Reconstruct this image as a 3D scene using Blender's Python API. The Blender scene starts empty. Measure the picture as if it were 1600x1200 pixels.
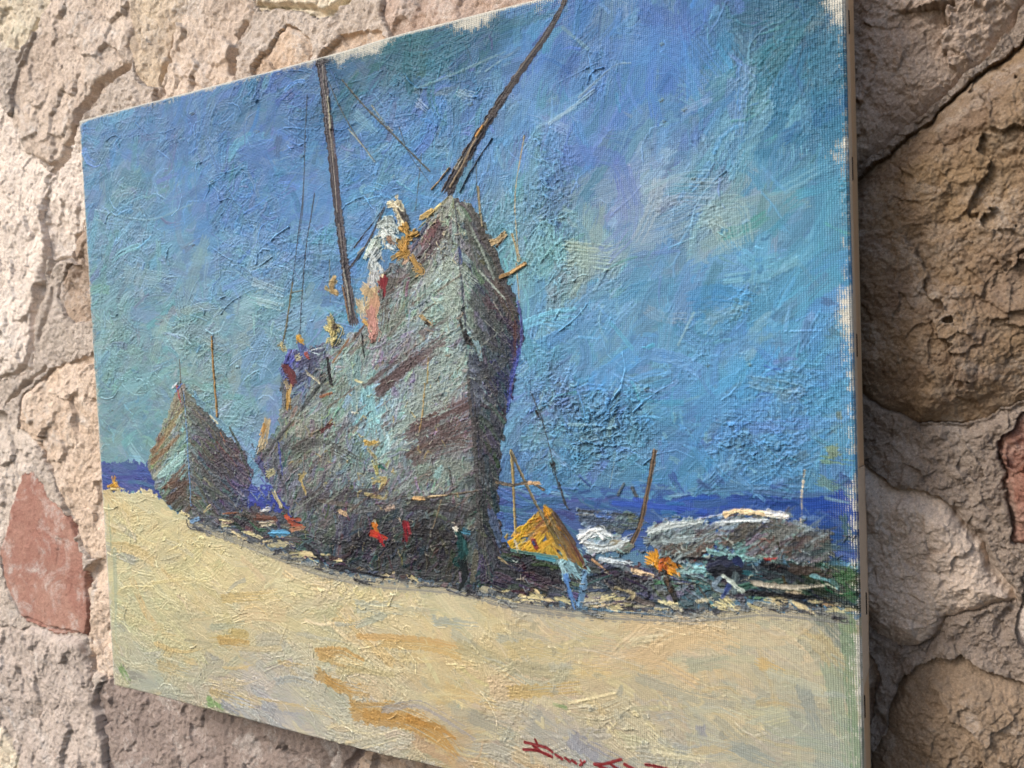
import bpy, math, random, time
import numpy as np

T0 = time.time()
random.seed(7)
RNG = np.random.default_rng(11)
sc = bpy.context.scene
COL = sc.collection

# ------------------------------------------------------------------ camera
# world: x along the wall, y into the wall, z up; the picture's front lies on y = 0, centred on the origin
CAM_POS = np.array([0.30225, -0.37737, 0.03056])
ROT = np.array([[0.87119015, 0.04058486, 0.48926536],
                [-0.01449152, 0.99826881, -0.05700327],
                [-0.49073182, 0.04257049, 0.87027009]])      # rows: right, down, forward in (x, -z, y)
FPX = 1308.2                                                 # focal length for a 1600 px wide photograph
def w3(v):
    return np.array([v[0], v[2], -v[1]])
RIGHT, DOWN, FWD = w3(ROT[0]), w3(ROT[1]), w3(ROT[2])

cam_data = bpy.data.cameras.new('camera')
cam_data.sensor_width = 36.0
cam_data.lens = FPX / 1600 * 36
cam_data.clip_start = 0.01
cam_data.clip_end = 50
cam_data.dof.use_dof = True
cam_data.dof.focus_distance = 0.47
cam_data.dof.aperture_fstop = 15.0
cam = bpy.data.objects.new('camera', cam_data)
COL.objects.link(cam)
import mathutils
cam.matrix_world = mathutils.Matrix(((RIGHT[0], -DOWN[0], -FWD[0], CAM_POS[0]),
                                     (RIGHT[1], -DOWN[1], -FWD[1], CAM_POS[1]),
                                     (RIGHT[2], -DOWN[2], -FWD[2], CAM_POS[2]),
                                     (0, 0, 0, 1)))
sc.camera = cam

# ------------------------------------------------------------------ light
SUN_FROM = np.array([-0.48, -0.68, 0.60]); SUN_FROM /= np.linalg.norm(SUN_FROM)
elev = math.asin(SUN_FROM[2])
azim = math.atan2(SUN_FROM[0], SUN_FROM[1])
world = bpy.data.worlds.new('World'); sc.world = world; world.use_nodes = True
nt = world.node_tree
bg = nt.nodes['Background']
sky = nt.nodes.new('ShaderNodeTexSky')
sky.sky_type = 'NISHITA'; sky.sun_disc = False
sky.sun_elevation = elev; sky.sun_rotation = azim
sky.air_density = 1.0; sky.dust_density = 3.0; sky.ozone_density = 0.6
nt.links.new(sky.outputs[0], bg.inputs[0])
bg.inputs[1].default_value = 0.10
sun_data = bpy.data.lights.new('sun', 'SUN')
sun_data.energy = 1.5; sun_data.angle = math.radians(17); sun_data.color = (1.0, 0.96, 0.91)
sun = bpy.data.objects.new('sun', sun_data); COL.objects.link(sun)
sun.rotation_euler = mathutils.Vector(tuple(SUN_FROM)).to_track_quat('Z', 'Y').to_euler()
sc.view_settings.view_transform = 'Standard'
sc.view_settings.look = 'None'
sc.view_settings.exposure = 0.77
sc.view_settings.gamma = 1.0
sc.view_settings.use_curve_mapping = False

# ------------------------------------------------------------------ helpers
def at(px, py, y=0.0):
    """the point of the plane y = const that the photograph shows at (px, py)"""
    d = RIGHT * ((px - 800) / FPX) + DOWN * ((py - 600) / FPX) + FWD
    k = (y - CAM_POS[1]) / d[1]
    p = CAM_POS + d * k
    return p[0], p[2]

_TAB = np.random.default_rng(5).random((16, 256, 256)).astype(np.float32)
def vnoise(x, y, seed=0):
    t = _TAB[seed % 16]
    xi = np.floor(x).astype(np.int32); yi = np.floor(y).astype(np.int32)
    fx = (x - xi).astype(np.float32); fy = (y - yi).astype(np.float32)
    fx = fx * fx * (3 - 2 * fx); fy = fy * fy * (3 - 2 * fy)
    xi = (xi + seed * 37) & 255; yi = (yi + seed * 91) & 255
    x1 = (xi + 1) & 255; y1 = (yi + 1) & 255
    a = t[yi, xi] * (1 - fx) + t[yi, x1] * fx
    b = t[y1, xi] * (1 - fx) + t[y1, x1] * fx
    return a * (1 - fy) + b * fy
def fbm(x, y, octv=4, seed=0, gain=0.5, ridged=False):
    s = 0; a = 1.0; n = 0
    for o in range(octv):
        v = vnoise(x, y, seed + o)
        if ridged:
            v = 1 - np.abs(2 * v - 1)
        s = s + a * v; n += a
        # turn the lattice a little each octave
        x, y = (x * 1.62 - y * 1.18) + 7.3, (x * 1.18 + y * 1.62) + 3.1
        a *= gain
    return s / n
def sstep(a, b, x):
    t = np.clip((x - a) / (b - a), 0, 1)
    return t * t * (3 - 2 * t)
def hx(s):
    return np.array([int(s[i:i + 2], 16) / 255 for i in (0, 2, 4)], np.float32)
def lin(c):
    c = np.clip(c, 0, 1)
    return np.where(c <= 0.04045, c / 12.92, ((c + 0.055) / 1.055) ** 2.4)

def tag(o, label=None, cat=None, group=None, kind=None):
    if label: o['label'] = label
    if cat: o['category'] = cat
    if group: o['group'] = group
    if kind: o['kind'] = kind
    return o
def empty(name, loc=(0, 0, 0)):
    o = bpy.data.objects.new(name, None); COL.objects.link(o); o.location = loc
    o.empty_display_size = 0.02
    return o
def mesh_obj(name, verts, quads, mat, parent=None, smooth=True, attrs=None):
    me = bpy.data.meshes.new(name)
    nv, nq = len(verts), len(quads)
    me.vertices.add(nv); me.vertices.foreach_set('co', np.ascontiguousarray(verts, np.float32).ravel())
    me.loops.add(nq * 4); me.loops.foreach_set('vertex_index', np.ascontiguousarray(quads, np.int32).ravel())
    me.polygons.add(nq)
    me.polygons.foreach_set('loop_start', np.arange(0, nq * 4, 4, dtype=np.int32))
    if smooth:
        me.polygons.foreach_set('use_smooth', np.ones(nq, bool))
    me.update(calc_edges=True)
    for k, v in (attrs or {}).items():
        if v.ndim == 2:
            at_ = me.attributes.new(k, 'FLOAT_COLOR', 'POINT')
            c = np.ones((nv, 4), np.float32); c[:, :3] = v
            at_.data.foreach_set('color', c.ravel())
        else:
            at_ = me.attributes.new(k, 'FLOAT', 'POINT')
            at_.data.foreach_set('value', np.ascontiguousarray(v, np.float32))
    me.materials.append(mat)
    o = bpy.data.objects.new(name, me); COL.objects.link(o)
    if parent is not None: o.parent = parent
    return o
def box(name, lo, hi, mat, parent, bevel=0.0, segs=2):
    import bmesh
    bm = bmesh.new(); bmesh.ops.create_cube(bm, size=1)
    for v in bm.verts:
        v.co = [lo[i] + (v.co[i] + .5) * (hi[i] - lo[i]) for i in range(3)]
    if bevel: bmesh.ops.bevel(bm, geom=bm.edges[:], offset=bevel, segments=segs, affect='EDGES')
    me = bpy.data.meshes.new(name); bm.to_mesh(me); bm.free(); me.materials.append(mat)
    o = bpy.data.objects.new(name, me); COL.objects.link(o); o.parent = parent
    return o

# ------------------------------------------------------------------ materials
class NT:
    def __init__(s, name):
        s.m = bpy.data.materials.new(name); s.m.use_nodes = True
        s.t = s.m.node_tree; s.b = s.t.nodes['Principled BSDF']
    def n(s, kind, **kw):
        o = s.t.nodes.new(kind)
        for k, v in kw.items():
            if k.startswith('i_'):
                o.inputs[int(k[2:]) if k[2:].isdigit() else k[2:].replace('_', ' ')].default_value = v
            else: setattr(o, k, v)
        return o
    def l(s, a, b): s.t.links.new(a, b)
    def math(s, op, a, b=None):
        o = s.t.nodes.new('ShaderNodeMath'); o.operation = op
        for i, v in enumerate((a, b)):
            if v is None: continue
            if isinstance(v, (int, float)): o.inputs[i].default_value = v
            else: s.l(v, o.inputs[i])
        return o.outputs[0]
    def mix(s, f, a, b, mode='MIX'):
        o = s.t.nodes.new('ShaderNodeMix'); o.data_type = 'RGBA'; o.blend_type = mode
        for i, v in ((0, f), (6, a), (7, b)):
            if isinstance(v, (int, float)): o.inputs[i].default_value = v
            elif isinstance(v, (tuple, list, np.ndarray)): o.inputs[i].default_value = (float(v[0]), float(v[1]), float(v[2]), 1)
            else: s.l(v, o.inputs[i])
        return o.outputs[2]
    def noise(s, vec, scale, detail=4, rough=.55, dist=0):
        o = s.n('ShaderNodeTexNoise'); o.inputs['Scale'].default_value = scale
        o.inputs['Detail'].default_value = detail; o.inputs['Roughness'].default_value = rough
        o.inputs['Distortion'].default_value = dist
        if vec is not None: s.l(vec, o.inputs['Vector'])
        return o.outputs[0]
    def ramp(s, f, lo, hi):
        o = s.n('ShaderNodeMapRange'); o.inputs[1].default_value = lo; o.inputs[2].default_value = hi
        s.l(f, o.inputs[0]); return o.outputs[0]
    def bump(s, h, dist, strength=1.0, prev=None):
        o = s.n('ShaderNodeBump'); o.inputs['Strength'].default_value = strength
        o.inputs['Distance'].default_value = dist; s.l(h, o.inputs['Height'])
        if prev is not None: s.l(prev, o.inputs['Normal'])
        return o.outputs[0]

PAINT_GAIN = 0.80
def paint_material():
    s = NT('oil_paint')
    tc = s.n('ShaderNodeTexCoord').outputs['Object']
    col = s.n('ShaderNodeAttribute', attribute_name='pigment').outputs['Color']
    weave = s.n('ShaderNodeAttribute', attribute_name='weave').outputs['Fac']
    wv = []
    for d, per in (('X', 0.00102), ('Z', 0.00094)):
        w = s.n('ShaderNodeTexWave', wave_type='BANDS', bands_direction=d, wave_profile='SIN')
        w.inputs['Scale'].default_value = 2 * math.pi / 20 / per
        w.inputs['Distortion'].default_value = 1.3; w.inputs['Detail'].default_value = 2
        w.inputs['Detail Scale'].default_value = 0.35
        s.l(tc, w.inputs['Vector']); wv.append(w.outputs['Fac'])
    thread = s.math('ADD', s.math('MULTIPLY', wv[0], .72), s.math('MULTIPLY', wv[1], .28))
    hw = s.math('MULTIPLY', thread, weave)
    fine = s.noise(tc, 1500, 3, .6)
    # where the paint is scraped thin the primed thread tops show through
    prim = s.math('MULTIPLY', s.ramp(thread, .62, .95), s.ramp(weave, .75, 1.15))
    c = s.mix(s.math('MULTIPLY', prim, .45), col, (.62, .62, .56))
    hue = s.noise(tc, 420, 3, .6)
    c = s.mix(s.math('MULTIPLY', s.ramp(hue, .35, .75), .22), c, s.mix(1.0, c, (.72, .82, .78), 'MULTIPLY'))
    s.l(c, s.b.inputs['Base Color'])
    s.l(s.math('ADD', s.math('MULTIPLY', s.ramp(s.noise(tc, 60, 4, .6), .35, .65), .40), .27), s.b.inputs['Roughness'])
    s.b.inputs['Specular IOR Level'].default_value = .13
    n1 = s.bump(hw, .00034, .85)
    n2 = s.bump(fine, .00012, .7, n1)
    s.l(n2, s.b.inputs['Normal'])
    return s.m

def stone_material(name, ca, cb, cc, scale=1.0, bump=1.0, veins=0.0):
    """sandstone: two body colours in clouds, a third in patches, grain and pits"""
    s = NT(name)
    tc = s.n('ShaderNodeTexCoord').outputs['Object']
    big = s.noise(tc, 22 * scale, 5, .6, .6)
    mid = s.noise(tc, 75 * scale, 6, .65, .3)
    fin = s.noise(tc, 640, 4, .7)
    grain = s.noise(tc, 1100, 3, .7)
    c = s.mix(s.ramp(big, .36, .64), lin(ca), lin(cb))
    c = s.mix(s.math('MULTIPLY', s.ramp(mid, .50, .72), .75), c, lin(cc))
    spots = s.noise(tc, 900, 3, .7)
    c = s.mix(s.math('MULTIPLY', s.ramp(fin, .48, .70), .55), c, s.mix(1.0, c, (.50, .45, .42), 'MULTIPLY'))
    lime = s.math('MULTIPLY', s.ramp(s.noise(tc, 34, 6, .7, .8), .52, .66), s.ramp(spots, .35, .55))
    c = s.mix(s.math('MULTIPLY', lime, veins), c, (.66, .63, .60))
    c = s.mix(s.math('MULTIPLY', s.ramp(spots, .57, .70), .48), c, s.mix(1.0, c, (.42, .37, .34), 'MULTIPLY'))
    c = s.mix(s.math('MULTIPLY', s.ramp(grain, .48, .72), .60), c, s.mix(1.0, c, (1.65, 1.65, 1.65), 'MULTIPLY'))
    s.l(c, s.b.inputs['Base Color'])
    s.b.inputs['Roughness'].default_value = .86
    s.b.inputs['Specular IOR Level'].default_value = .22
    n1 = s.bump(mid, .002, .45 * bump)
    n2 = s.bump(fin, .0014, .75 * bump, n1)
    n3 = s.bump(grain, .0005, .6 * bump, n2)
    s.l(n3, s.b.inputs['Normal'])
    return s.m

def simple_material(name, c1, c2, scale, rough=.7, stretch=(1, 1, 1), bumpd=.0003, metallic=0):
    s = NT(name)
    tc = s.n('ShaderNodeTexCoord').outputs['Object']
    mp = s.n('ShaderNodeMapping'); mp.inputs['Scale'].default_value = stretch; s.l(tc, mp.inputs['Vector'])
    f = s.noise(mp.outputs[0], scale, 5, .6)
    s.l(s.mix(s.ramp(f, .3, .7), lin(c1), lin(c2)), s.b.inputs['Base Color'])
    s.b.inputs['Roughness'].default_value = rough; s.b.inputs['Metallic'].default_value = metallic
    s.l(s.bump(f, bumpd, .8), s.b.inputs['Normal'])
    return s.m

# ================================================================== THE STONE WALL
YW = 0.053                     # depth of the mortar
def wall_pt(p): return at(p[0], p[1], YW - 0.006)
# outline in photograph pixels, thickness above the mortar (m), edge softness (m), colours, label
WALL_STONES = [
 # name-colour-label                    outline
 ('cream',   [(-120,-120),(68,-80),(66,0),(52,34),(22,66),(-120,80)], .010, .006, None),
 ('pinkish', [(76,-60),(190,-60),(199,0),(203,60),(199,106),(176,122),(150,141),(136,168),(120,190),(84,250),(40,232),(16,180),(30,105),(54,52)], .014, .008, None),
 ('yellow',  [(205,-60),(300,-60),(300,0),(268,52),(254,96),(240,132),(224,124),(208,70)], .012, .006, None),
 ('pinkish', [(304,-60),(394,-60),(388,36),(372,74),(362,112),(366,160),(240,220),(246,140),(262,92),(276,50)], .010, .006, None),
 ('cream',   [(402,-90),(560,-90),(543,2),(520,12),(486,12),(440,6),(408,2)], .013, .004, 'pale slab jutting out over the mortar above the canvas'),
 ('ochre',   [(400,118),(412,84),(446,48),(470,58),(486,84),(482,150),(420,170)], .007, .006, 'ochre stone just above the top edge of the canvas'),
 ('ochre',   [(512,88),(536,62),(584,54),(602,72),(600,120),(520,130)], .005, .006, None),
 ('rosy',    [(600,-60),(760,-90),(880,-120),(900,60),(640,110),(616,44),(606,20)], .010, .007, 'rosy stone behind the upper edge of the painting'),
 ('pale',    [(-200,110),(-40,96),(8,190),(50,250),(80,284),(70,340),(68,400),(62,440),(52,496),(48,548),(44,574),(0,586),(-200,560)], .015, .007, 'broad pale stone at the far left with a shadowed right edge'),
 ('pale',    [(70,290),(90,262),(122,200),(200,190),(205,330),(140,345),(116,366),(104,396),(80,404),(66,350)], .009, .007, None),
 ('brownish',[(108,420),(134,418),(180,416),(185,492),(138,494),(110,492),(92,470),(96,444)], .004, .005, 'small brown stone beside the left edge of the canvas'),
 ('brownish',[(118,356),(134,340),(190,330),(190,402),(134,404),(110,400)], .003, .004, None),
 ('grey',    [(-200,650),(0,648),(26,676),(52,702),(42,732),(30,760),(12,820),(-6,880),(-200,880)], .005, .007, None),
 ('warm',    [(36,628),(82,584),(148,560),(200,560),(215,880),(140,870),(126,838),(100,782),(84,740),(68,704),(34,668)], .011, .007, 'tan mottled stone between the red stone and the canvas'),
 ('red',     [(34,748),(48,744),(70,782),(106,822),(122,866),(131,940),(130,990),(90,985),(42,968),(14,916),(4,866),(12,812)], .012, .005, 'smooth red stone with a pale pointed top'),
 ('greypink',[(-60,990),(20,984),(60,992),(128,1012),(138,1058),(143,1104),(158,1150),(166,1230),(30,1230),(24,1184),(2,1140),(-60,1120)], .012, .007, None),
 ('cream',   [(-60,1146),(0,1152),(18,1186),(16,1260),(-60,1260)], .008, .005, None),
 ('mauve',   [(150,1092),(172,1060),(300,1020),(640,1120),(560,1172),(546,1230),(520,1300),(172,1300),(166,1180)], .011, .007, 'mauve grey stone under the lower left corner of the canvas'),
 ('warm',    [(136,902),(150,880),(220,880),(220,1062),(176,1056),(148,1046),(137,1000)], .004, .005, None),
 ('brownish',[(572,1180),(640,1130),(760,1140),(740,1320),(570,1300)], .009, .006, None),
 # ---- right of the picture, close to the lens
 ('umber',   [(1180,-120),(1640,-120),(1600,16),(1556,58),(1492,122),(1416,186),(1352,250),(1290,300),(1180,300)], .013, .007, 'grey brown stone at the top beside the canvas edge'),
 ('golden',  [(1290,330),(1362,262),(1432,204),(1516,128),(1600,52),(1720,0),(1760,560),(1600,618),(1556,640),(1496,660),(1440,664),(1386,640),(1320,600),(1270,500)], .020, .012, 'large golden brown stone right of the canvas'),
 ('brick',   [(1562,690),(1596,650),(1700,600),(1700,860),(1606,850),(1588,846),(1576,800),(1570,740)], .014, .004, 'chipped red stone cut by the right edge of the photo'),
 ('taupe',   [(1260,700),(1360,736),(1430,768),(1490,798),(1528,858),(1568,922),(1578,944),(1550,952),(1482,978),(1450,1010),(1402,1012),(1350,966),(1260,930)], .021, .009, 'taupe stone with a sharp right corner'),
 ('amber',   [(1404,1070),(1428,1040),(1500,1030),(1542,1050),(1610,1074),(1720,1090),(1720,1300),(1330,1300),(1372,1180),(1398,1120)], .016, .009, 'amber brown stone at the lower right'),
 ('greypink',[(1590,900),(1612,880),(1720,880),(1720,1050),(1620,1050),(1592,1000)], .010, .006, None),
 ('umber',   [(1240,1000),(1340,1000),(1366,1030),(1368,1100),(1340,1180),(1240,1220)], .006, .006, None),
]
CRACKS = [  # polyline (px), half width (mm), depth (mm)
 ([(52,30),(42,52),(36,66),(24,92)], 3.0, 9), ([(199,106),(180,120),(152,139),(140,160),(124,186)], 5.0, 10),
 ([(268,50),(256,92),(241,132),(247,146)], 3.6, 10), ([(388,36),(374,70),(363,110)], 4.0, 10),
 ([(203,0),(206,50),(203,80)], 1.0, 2), ([(119,200),(103,230),(92,256),(80,274)], 3.6, 10),
 ([(128,342),(114,368),(110,404)], 3.2, 8), ([(100,404),(80,414),(74,430)], 5.0, 6), ([(62,452),(53,500),(51,545)], 4.6, 10), ([(78,452),(70,490),(60,530)], 4.0, 6), ([(50,545),(42,577),(0,588)], 2.6, 8),
 ([(74,569),(36,604),(4,634)], 3.4, 10), ([(30,670),(64,704),(80,744),(95,788),(116,830)], 2.8, 9),
 ([(132,900),(134,950),(133,994)], 2.0, 7), ([(38,966),(90,984),(130,997)], 2.8, 8),
 ([(139,1000),(144,1060),(147,1106),(160,1150),(168,1205)], 2.4, 9), ([(0,1142),(22,1184),(18,1210)], 2.2, 8),
 ([(408,6),(440,11),(488,14),(522,14),(546,2)], 3.4, 10), ([(560,1172),(550,1200)], 4.0, 10),
 ([(1604,628),(1552,652),(1496,668),(1440,672)], 1.2, 6), ([(1500,804),(1526,848),(1568,926),(1584,952),(1566,996)], 1.5, 8),
 ([(1484,982),(1452,1014),(1420,1024),(1404,1070),(1398,1110)], 1.6, 9), ([(1356,1050),(1366,1090),(1372,1130)], 2.6, 12),
 ([(1384,1024),(1396,1060)], 3.2, 12), ([(8,800),(0,850),(8,920),(36,962)], 1.8, 5),
 ([(1562,690),(1570,750),(1578,810)], .9, 5),
]
STONE_COL = {
 'cream':   ('d2c6a8', 'c2b496', 'e2d8be'), 'pinkish': ('b3a18f', 'bcac9a', 'a08c7c'), 'yellow': ('c2b092', 'b4a086', 'aa9c88'),
 'ochre':   ('b2967a', 'bca48a', 'a8988a'), 'rosy': ('a88e7c', 'a08a7c', 'b8a698'), 'pale': ('cdc0b2', 'd4c9bc', 'b8a898'),
 'brownish':('a89078', '9a8470', 'b8a692'), 'grey': ('aca092', 'b4aa9e', '968a7e'), 'warm': ('c4b09a', 'c0a68a', 'b2987e'),
 'red':     ('a2766a', 'b08a7c', '966c60'), 'greypink': ('b0a296', 'a69a90', '968a80'), 'mauve': ('97867c', '8f7e76', 'a39288'),
 'umber':   ('9a887a', 'a3907c', 'ad9a8a'), 'golden': ('8c7250', '7a6450', '988872'), 'brick': ('845040', 'a89488', '704438'),
 'taupe':   ('b8a898', 'bfae9c', 'a4907e'), 'amber': ('8a745a', '978066', '7c6c5a'), 'mortar': ('cfc2b4', 'c4b6a6', 'b8aa9c'),
}
STONE_TONE = {'cream': 1.06, 'pinkish': 1.10, 'rosy': 1.06, 'mauve': 1.0, 'yellow': 1.10, 'grey': 1.16, 'warm': 1.10, 'pale': 1.08, 'ochre': 1.08, 'brownish': 1.08, 'greypink': 1.10, 'mortar': 1.0}
def stone_tint(k, c):
    v = hx(c) * STONE_TONE.get(k, 1.0)
    if k in ('red', 'brick'): return v
    g = v.mean()
    keep = .60 if k in STONE_TONE else .70
    return np.clip((g + (v - g) * keep) * np.array([1.02, 1.0, .99]) * (1.06 if k in STONE_TONE else {'umber': 1.16, 'golden': 1.06, 'taupe': 1.06}.get(k, 1.0)), 0, .95)
STONE_MATS = {k: stone_material(k + '_stone', *(stone_tint(k, c) for c in v), bump=(.8 if k == 'red' else 1.0), veins=(.25 if k in ('umber','golden','taupe','amber','brick') else .75)) for k, v in STONE_COL.items() if k != 'mortar'}
MORTAR_MAT = stone_material('lime_mortar', *(stone_tint('mortar', c) for c in STONE_COL['mortar']), scale=1.6, bump=1.5, veins=.4)

MORTAR_BROWN_MAT = stone_material('grey_brown_mortar', *(hx(c) for c in ('9c8e82', '918378', 'a89a8e')), scale=1.6, bump=1.5, veins=.25)  # browner mortar for the right part of the wall

def poly_dist(X, Z, poly):
    """signed distance to a polygon, positive inside"""
    P = np.array(poly, np.float32); Q = np.roll(P, -1, 0)
    best = np.full(X.shape, 1e9, np.float32); ins = np.zeros(X.shape, bool)
    for (ax, az), (bx, bz) in zip(P, Q):
        dx, dz = bx - ax, bz - az
        t = np.clip(((X - ax) * dx + (Z - az) * dz) / (dx * dx + dz * dz + 1e-12), 0, 1)
        best = np.minimum(best, (X - ax - t * dx) ** 2 + (Z - az - t * dz) ** 2)
        c = ((az > Z) != (bz > Z)) & (X < (bx - ax) * (Z - az) / (bz - az + 1e-12) + ax)
        ins ^= c
    d = np.sqrt(best)
    return np.where(ins, d, -d)
def line_dist(X, Z, pts):
    best = np.full(X.shape, 1e9, np.float32)
    for (ax, az), (bx, bz) in zip(pts[:-1], pts[1:]):
        dx, dz = bx - ax, bz - az
        t = np.clip(((X - ax) * dx + (Z - az) * dz) / (dx * dx + dz * dz + 1e-12), 0, 1)
        best = np.minimum(best, (X - ax - t * dx) ** 2 + (Z - az - t * dz) ** 2)
    return np.sqrt(best)

FR = random.Random(4)
FILL = []
for gx_ in range(-9, 7):
    for gz_ in range(-6, 7):
        cx_, cz_ = gx_ * .115 + (gz_ % 2) * .055 + FR.uniform(-.02, .02), gz_ * .098 + FR.uniform(-.015, .015)
        rx_, rz_ = FR.uniform(.045, .062), FR.uniform(.038, .052)
        ph_ = FR.uniform(0, 6)
        poly_ = [(cx_ + rx_ * FR.uniform(.82, 1.12) * math.cos(ph_ + a_ * .7854), cz_ + rz_ * FR.uniform(.82, 1.12) * math.sin(ph_ + a_ * .7854)) for a_ in range(8)]
        FILL.append((cx_, cz_, poly_, FR.random()))
STONE_POLY = [[wall_pt(p) for p in s[1]] for s in WALL_STONES]
N_TRACED = len(WALL_STONES)
def seen_(x, z):
    v = np.array([x, YW - .006, z]) - CAM_POS
    f = v @ FWD
    return f > 0 and abs(v @ RIGHT / f * FPX) < 850 and abs(v @ DOWN / f * FPX) < 650
for cx_, cz_, poly_, r_ in FILL:
    if any(seen_(*q_) for q_ in poly_) or (abs(cx_) < .30 and abs(cz_) < .25) or abs(cz_) > .41 or not -.72 < cx_ < .56: continue
    near_ = False
    for P_ in STONE_POLY[:N_TRACED]:
        a_ = np.array(P_)
        if a_[:, 0].min() - .02 < cx_ < a_[:, 0].max() + .02 and a_[:, 1].min() - .02 < cz_ < a_[:, 1].max() + .02: near_ = True; break
    if near_: continue
    kinds_ = ['pale', 'pinkish', 'warm', 'grey', 'cream', 'greypink'] if cx_ < .2 else ['umber', 'golden', 'taupe', 'amber', 'umber']
    WALL_STONES.append((kinds_[int(r_ * len(kinds_))], None, .012, .008, None)); STONE_POLY.append(poly_)
CRACK_POLY = [([wall_pt(p) for p in c[0]], c[1] / 1000, c[2] / 1000) for c in CRACKS]

def facets(x, z, size, seed, slope, step):
    """broken stone: flat chips, each with its own tilt, meeting in crisp edges"""
    x = x + (fbm(x * 120, z * 120, 3, seed) - .5) * size * .55; z = z + (fbm(x * 120, z * 120, 3, seed + 5) - .5) * size * .55
    gx, gz = x / size, z / size
    ix, iz = np.floor(gx).astype(np.int32), np.floor(gz).astype(np.int32)
    best = np.full(x.shape, 1e9, np.float32); out = np.zeros(x.shape, np.float32)
    T = _TAB
    for dx in (-1, 0, 1):
        for dz in (-1, 0, 1):
            cx, cz = (ix + dx), (iz + dz)
            a, b = cx & 255, cz & 255
            px, pz = cx + T[seed % 16, a, b], cz + T[(seed + 1) % 16, a, b]
            d = np.abs(gx - px) * .8 + np.hypot(gx - px, (gz - pz) * 1.25)
            m = d < best
            best = np.where(m, d, best)
            h = ((T[(seed + 2) % 16, a, b] - .5) * (gx - px) + (T[(seed + 3) % 16, a, b] - .5) * (gz - pz)) * size * slope * 2 + (T[(seed + 4) % 16, a, b] - .5) * step
            out = np.where(m, h, out)
    return out

def wall_field(X, Z):
    """depth of the wall's face and which stone is where (-1: mortar)"""
    # irregular outlines
    wx = (fbm(X * 60, Z * 60, 3, 1) - .5) * .009; wz = (fbm(X * 60, Z * 60, 3, 6) - .5) * .009
    jg = np.where(X < .2, .0028, .0022)
    wx = wx + (fbm(X * 320, Z * 320, 3, 10, .65) - .5) * jg; wz = wz + (fbm(X * 320, Z * 320, 3, 13, .65) - .5) * jg
    Xw, Zw = X + wx, Z + wz
    mort = (fbm(X * 30, Z * 30, 5, 3) - .5) * .007 + np.where(X < .2, 0, facets(X, Z, .006, 11, .35, .0012)) + (fbm(X * 230, Z * 230, 5, 8, .66) - .5) * .0050
    h = (mort + np.where(X < .2, .0058, .006)).astype(np.float32)
    lab = np.full(X.shape, -1, np.int32)
    dmax = np.zeros(X.shape, np.float32)
    rr = np.random.default_rng(3)
    for k, s in enumerate(WALL_STONES):
        poly = STONE_POLY[k]
        px = [p[0] for p in poly]; pz = [p[1] for p in poly]
        thick, soft = s[2] * (.26 if max(px) < .2 else .75), s[3]
        r = rr.random(8)
        box_ = (X > min(px) - .02) & (X < max(px) + .02) & (Z > min(pz) - .02) & (Z < max(pz) + .02)
        if not box_.any(): continue
        xs, zs = X[box_], Z[box_]
        d = poly_dist(Xw[box_], Zw[box_], poly) + np.where(xs < .2, .0045, .001)
        cx, cz = np.mean(px), np.mean(pz)
        ox, oz = xs + 3 * k, zs - 2 * k
        edge = 1 - np.exp(-np.clip(d, 0, None) / (soft * (.30 if xs.mean() < .2 else .8)))
        form = (fbm(ox * 18, oz * 18, 3, 2) - .5) * (.008 if max(px) < .2 else .010)
        led = fbm(ox * 34 + oz * 16, oz * 30, 4, 9, .55)
        ledge = (np.floor(led * 7) / 7 + .5 * sstep(.72, 1, (led * 7) % 1) / 7 - .5) * (.0075 if max(px) < .2 else .011)       # broken ledges
        fr = 150 if max(px) < .2 else 330
        rough = (fbm(ox * fr, oz * fr, 4, 4, .7) - .5) * (.0025 if fr < 200 else .0024) + (fbm(ox * 620, oz * 620, 2, 9, .8) - .5) * .0014
        if max(px) >= .2:
            fc = facets(ox, oz, .034, 3, .26, .0007) + facets(ox, oz, .010, 8, .22, .0004)
            ledge = ledge * .4 + fc
        else:
            ledge = ledge * .6 + facets(ox, oz, .024, 2, .16, .0007) + facets(ox, oz, .007, 6, .14, .0003)
        tilt = ((r[0] - .5) * (xs - cx) + (r[1] - .5) * (zs - cz)) * .10
        face = (thick + form + ledge + tilt) * edge + rough * (.3 + .7 * edge)
        if s[0] == 'red':
            face = (thick + form * .5 + ledge * .12 + tilt) * edge + rough * .35
        ok = (d > 0) & (d > dmax[box_])
        dm = dmax[box_]; dm[ok] = d[ok]; dmax[box_] = dm
        hb = h[box_]; lb = lab[box_]
        hb = np.where(ok, np.maximum(face + np.where(xs < .2, .0022, 0), -.004), hb); lb = np.where(ok, k, lb)
        h[box_] = hb; lab[box_] = lb
    for pts, w, dep in CRACK_POLY:
        px = [p[0] for p in pts]; pz = [p[1] for p in pts]
        m = (X > min(px) - .02) & (X < max(px) + .02) & (Z > min(pz) - .02) & (Z < max(pz) + .02)
        if not m.any(): continue
        d = line_dist(Xw[m], Zw[m], pts)
        h[m] = h[m] - (dep * .6 + .002) * (1.0 if max(px) < .2 else .6) * sstep(w * (1.25 * (.15 + fbm(X[m] * 60, Z[m] * 60, 2, 3)) if max(px) < .2 else 2.2), w * .1, d) * (.35 + .8 * fbm(X[m] * 90, Z[m] * 90, 3, 5))
    return h, lab

def axis(pieces):
    out = []
    for a, b, st in pieces:
        n = max(1, int(round((b - a) / st)))
        out.append(np.linspace(a, b, n, endpoint=False))
    return np.concatenate(out + [[pieces[-1][1]]])

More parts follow.
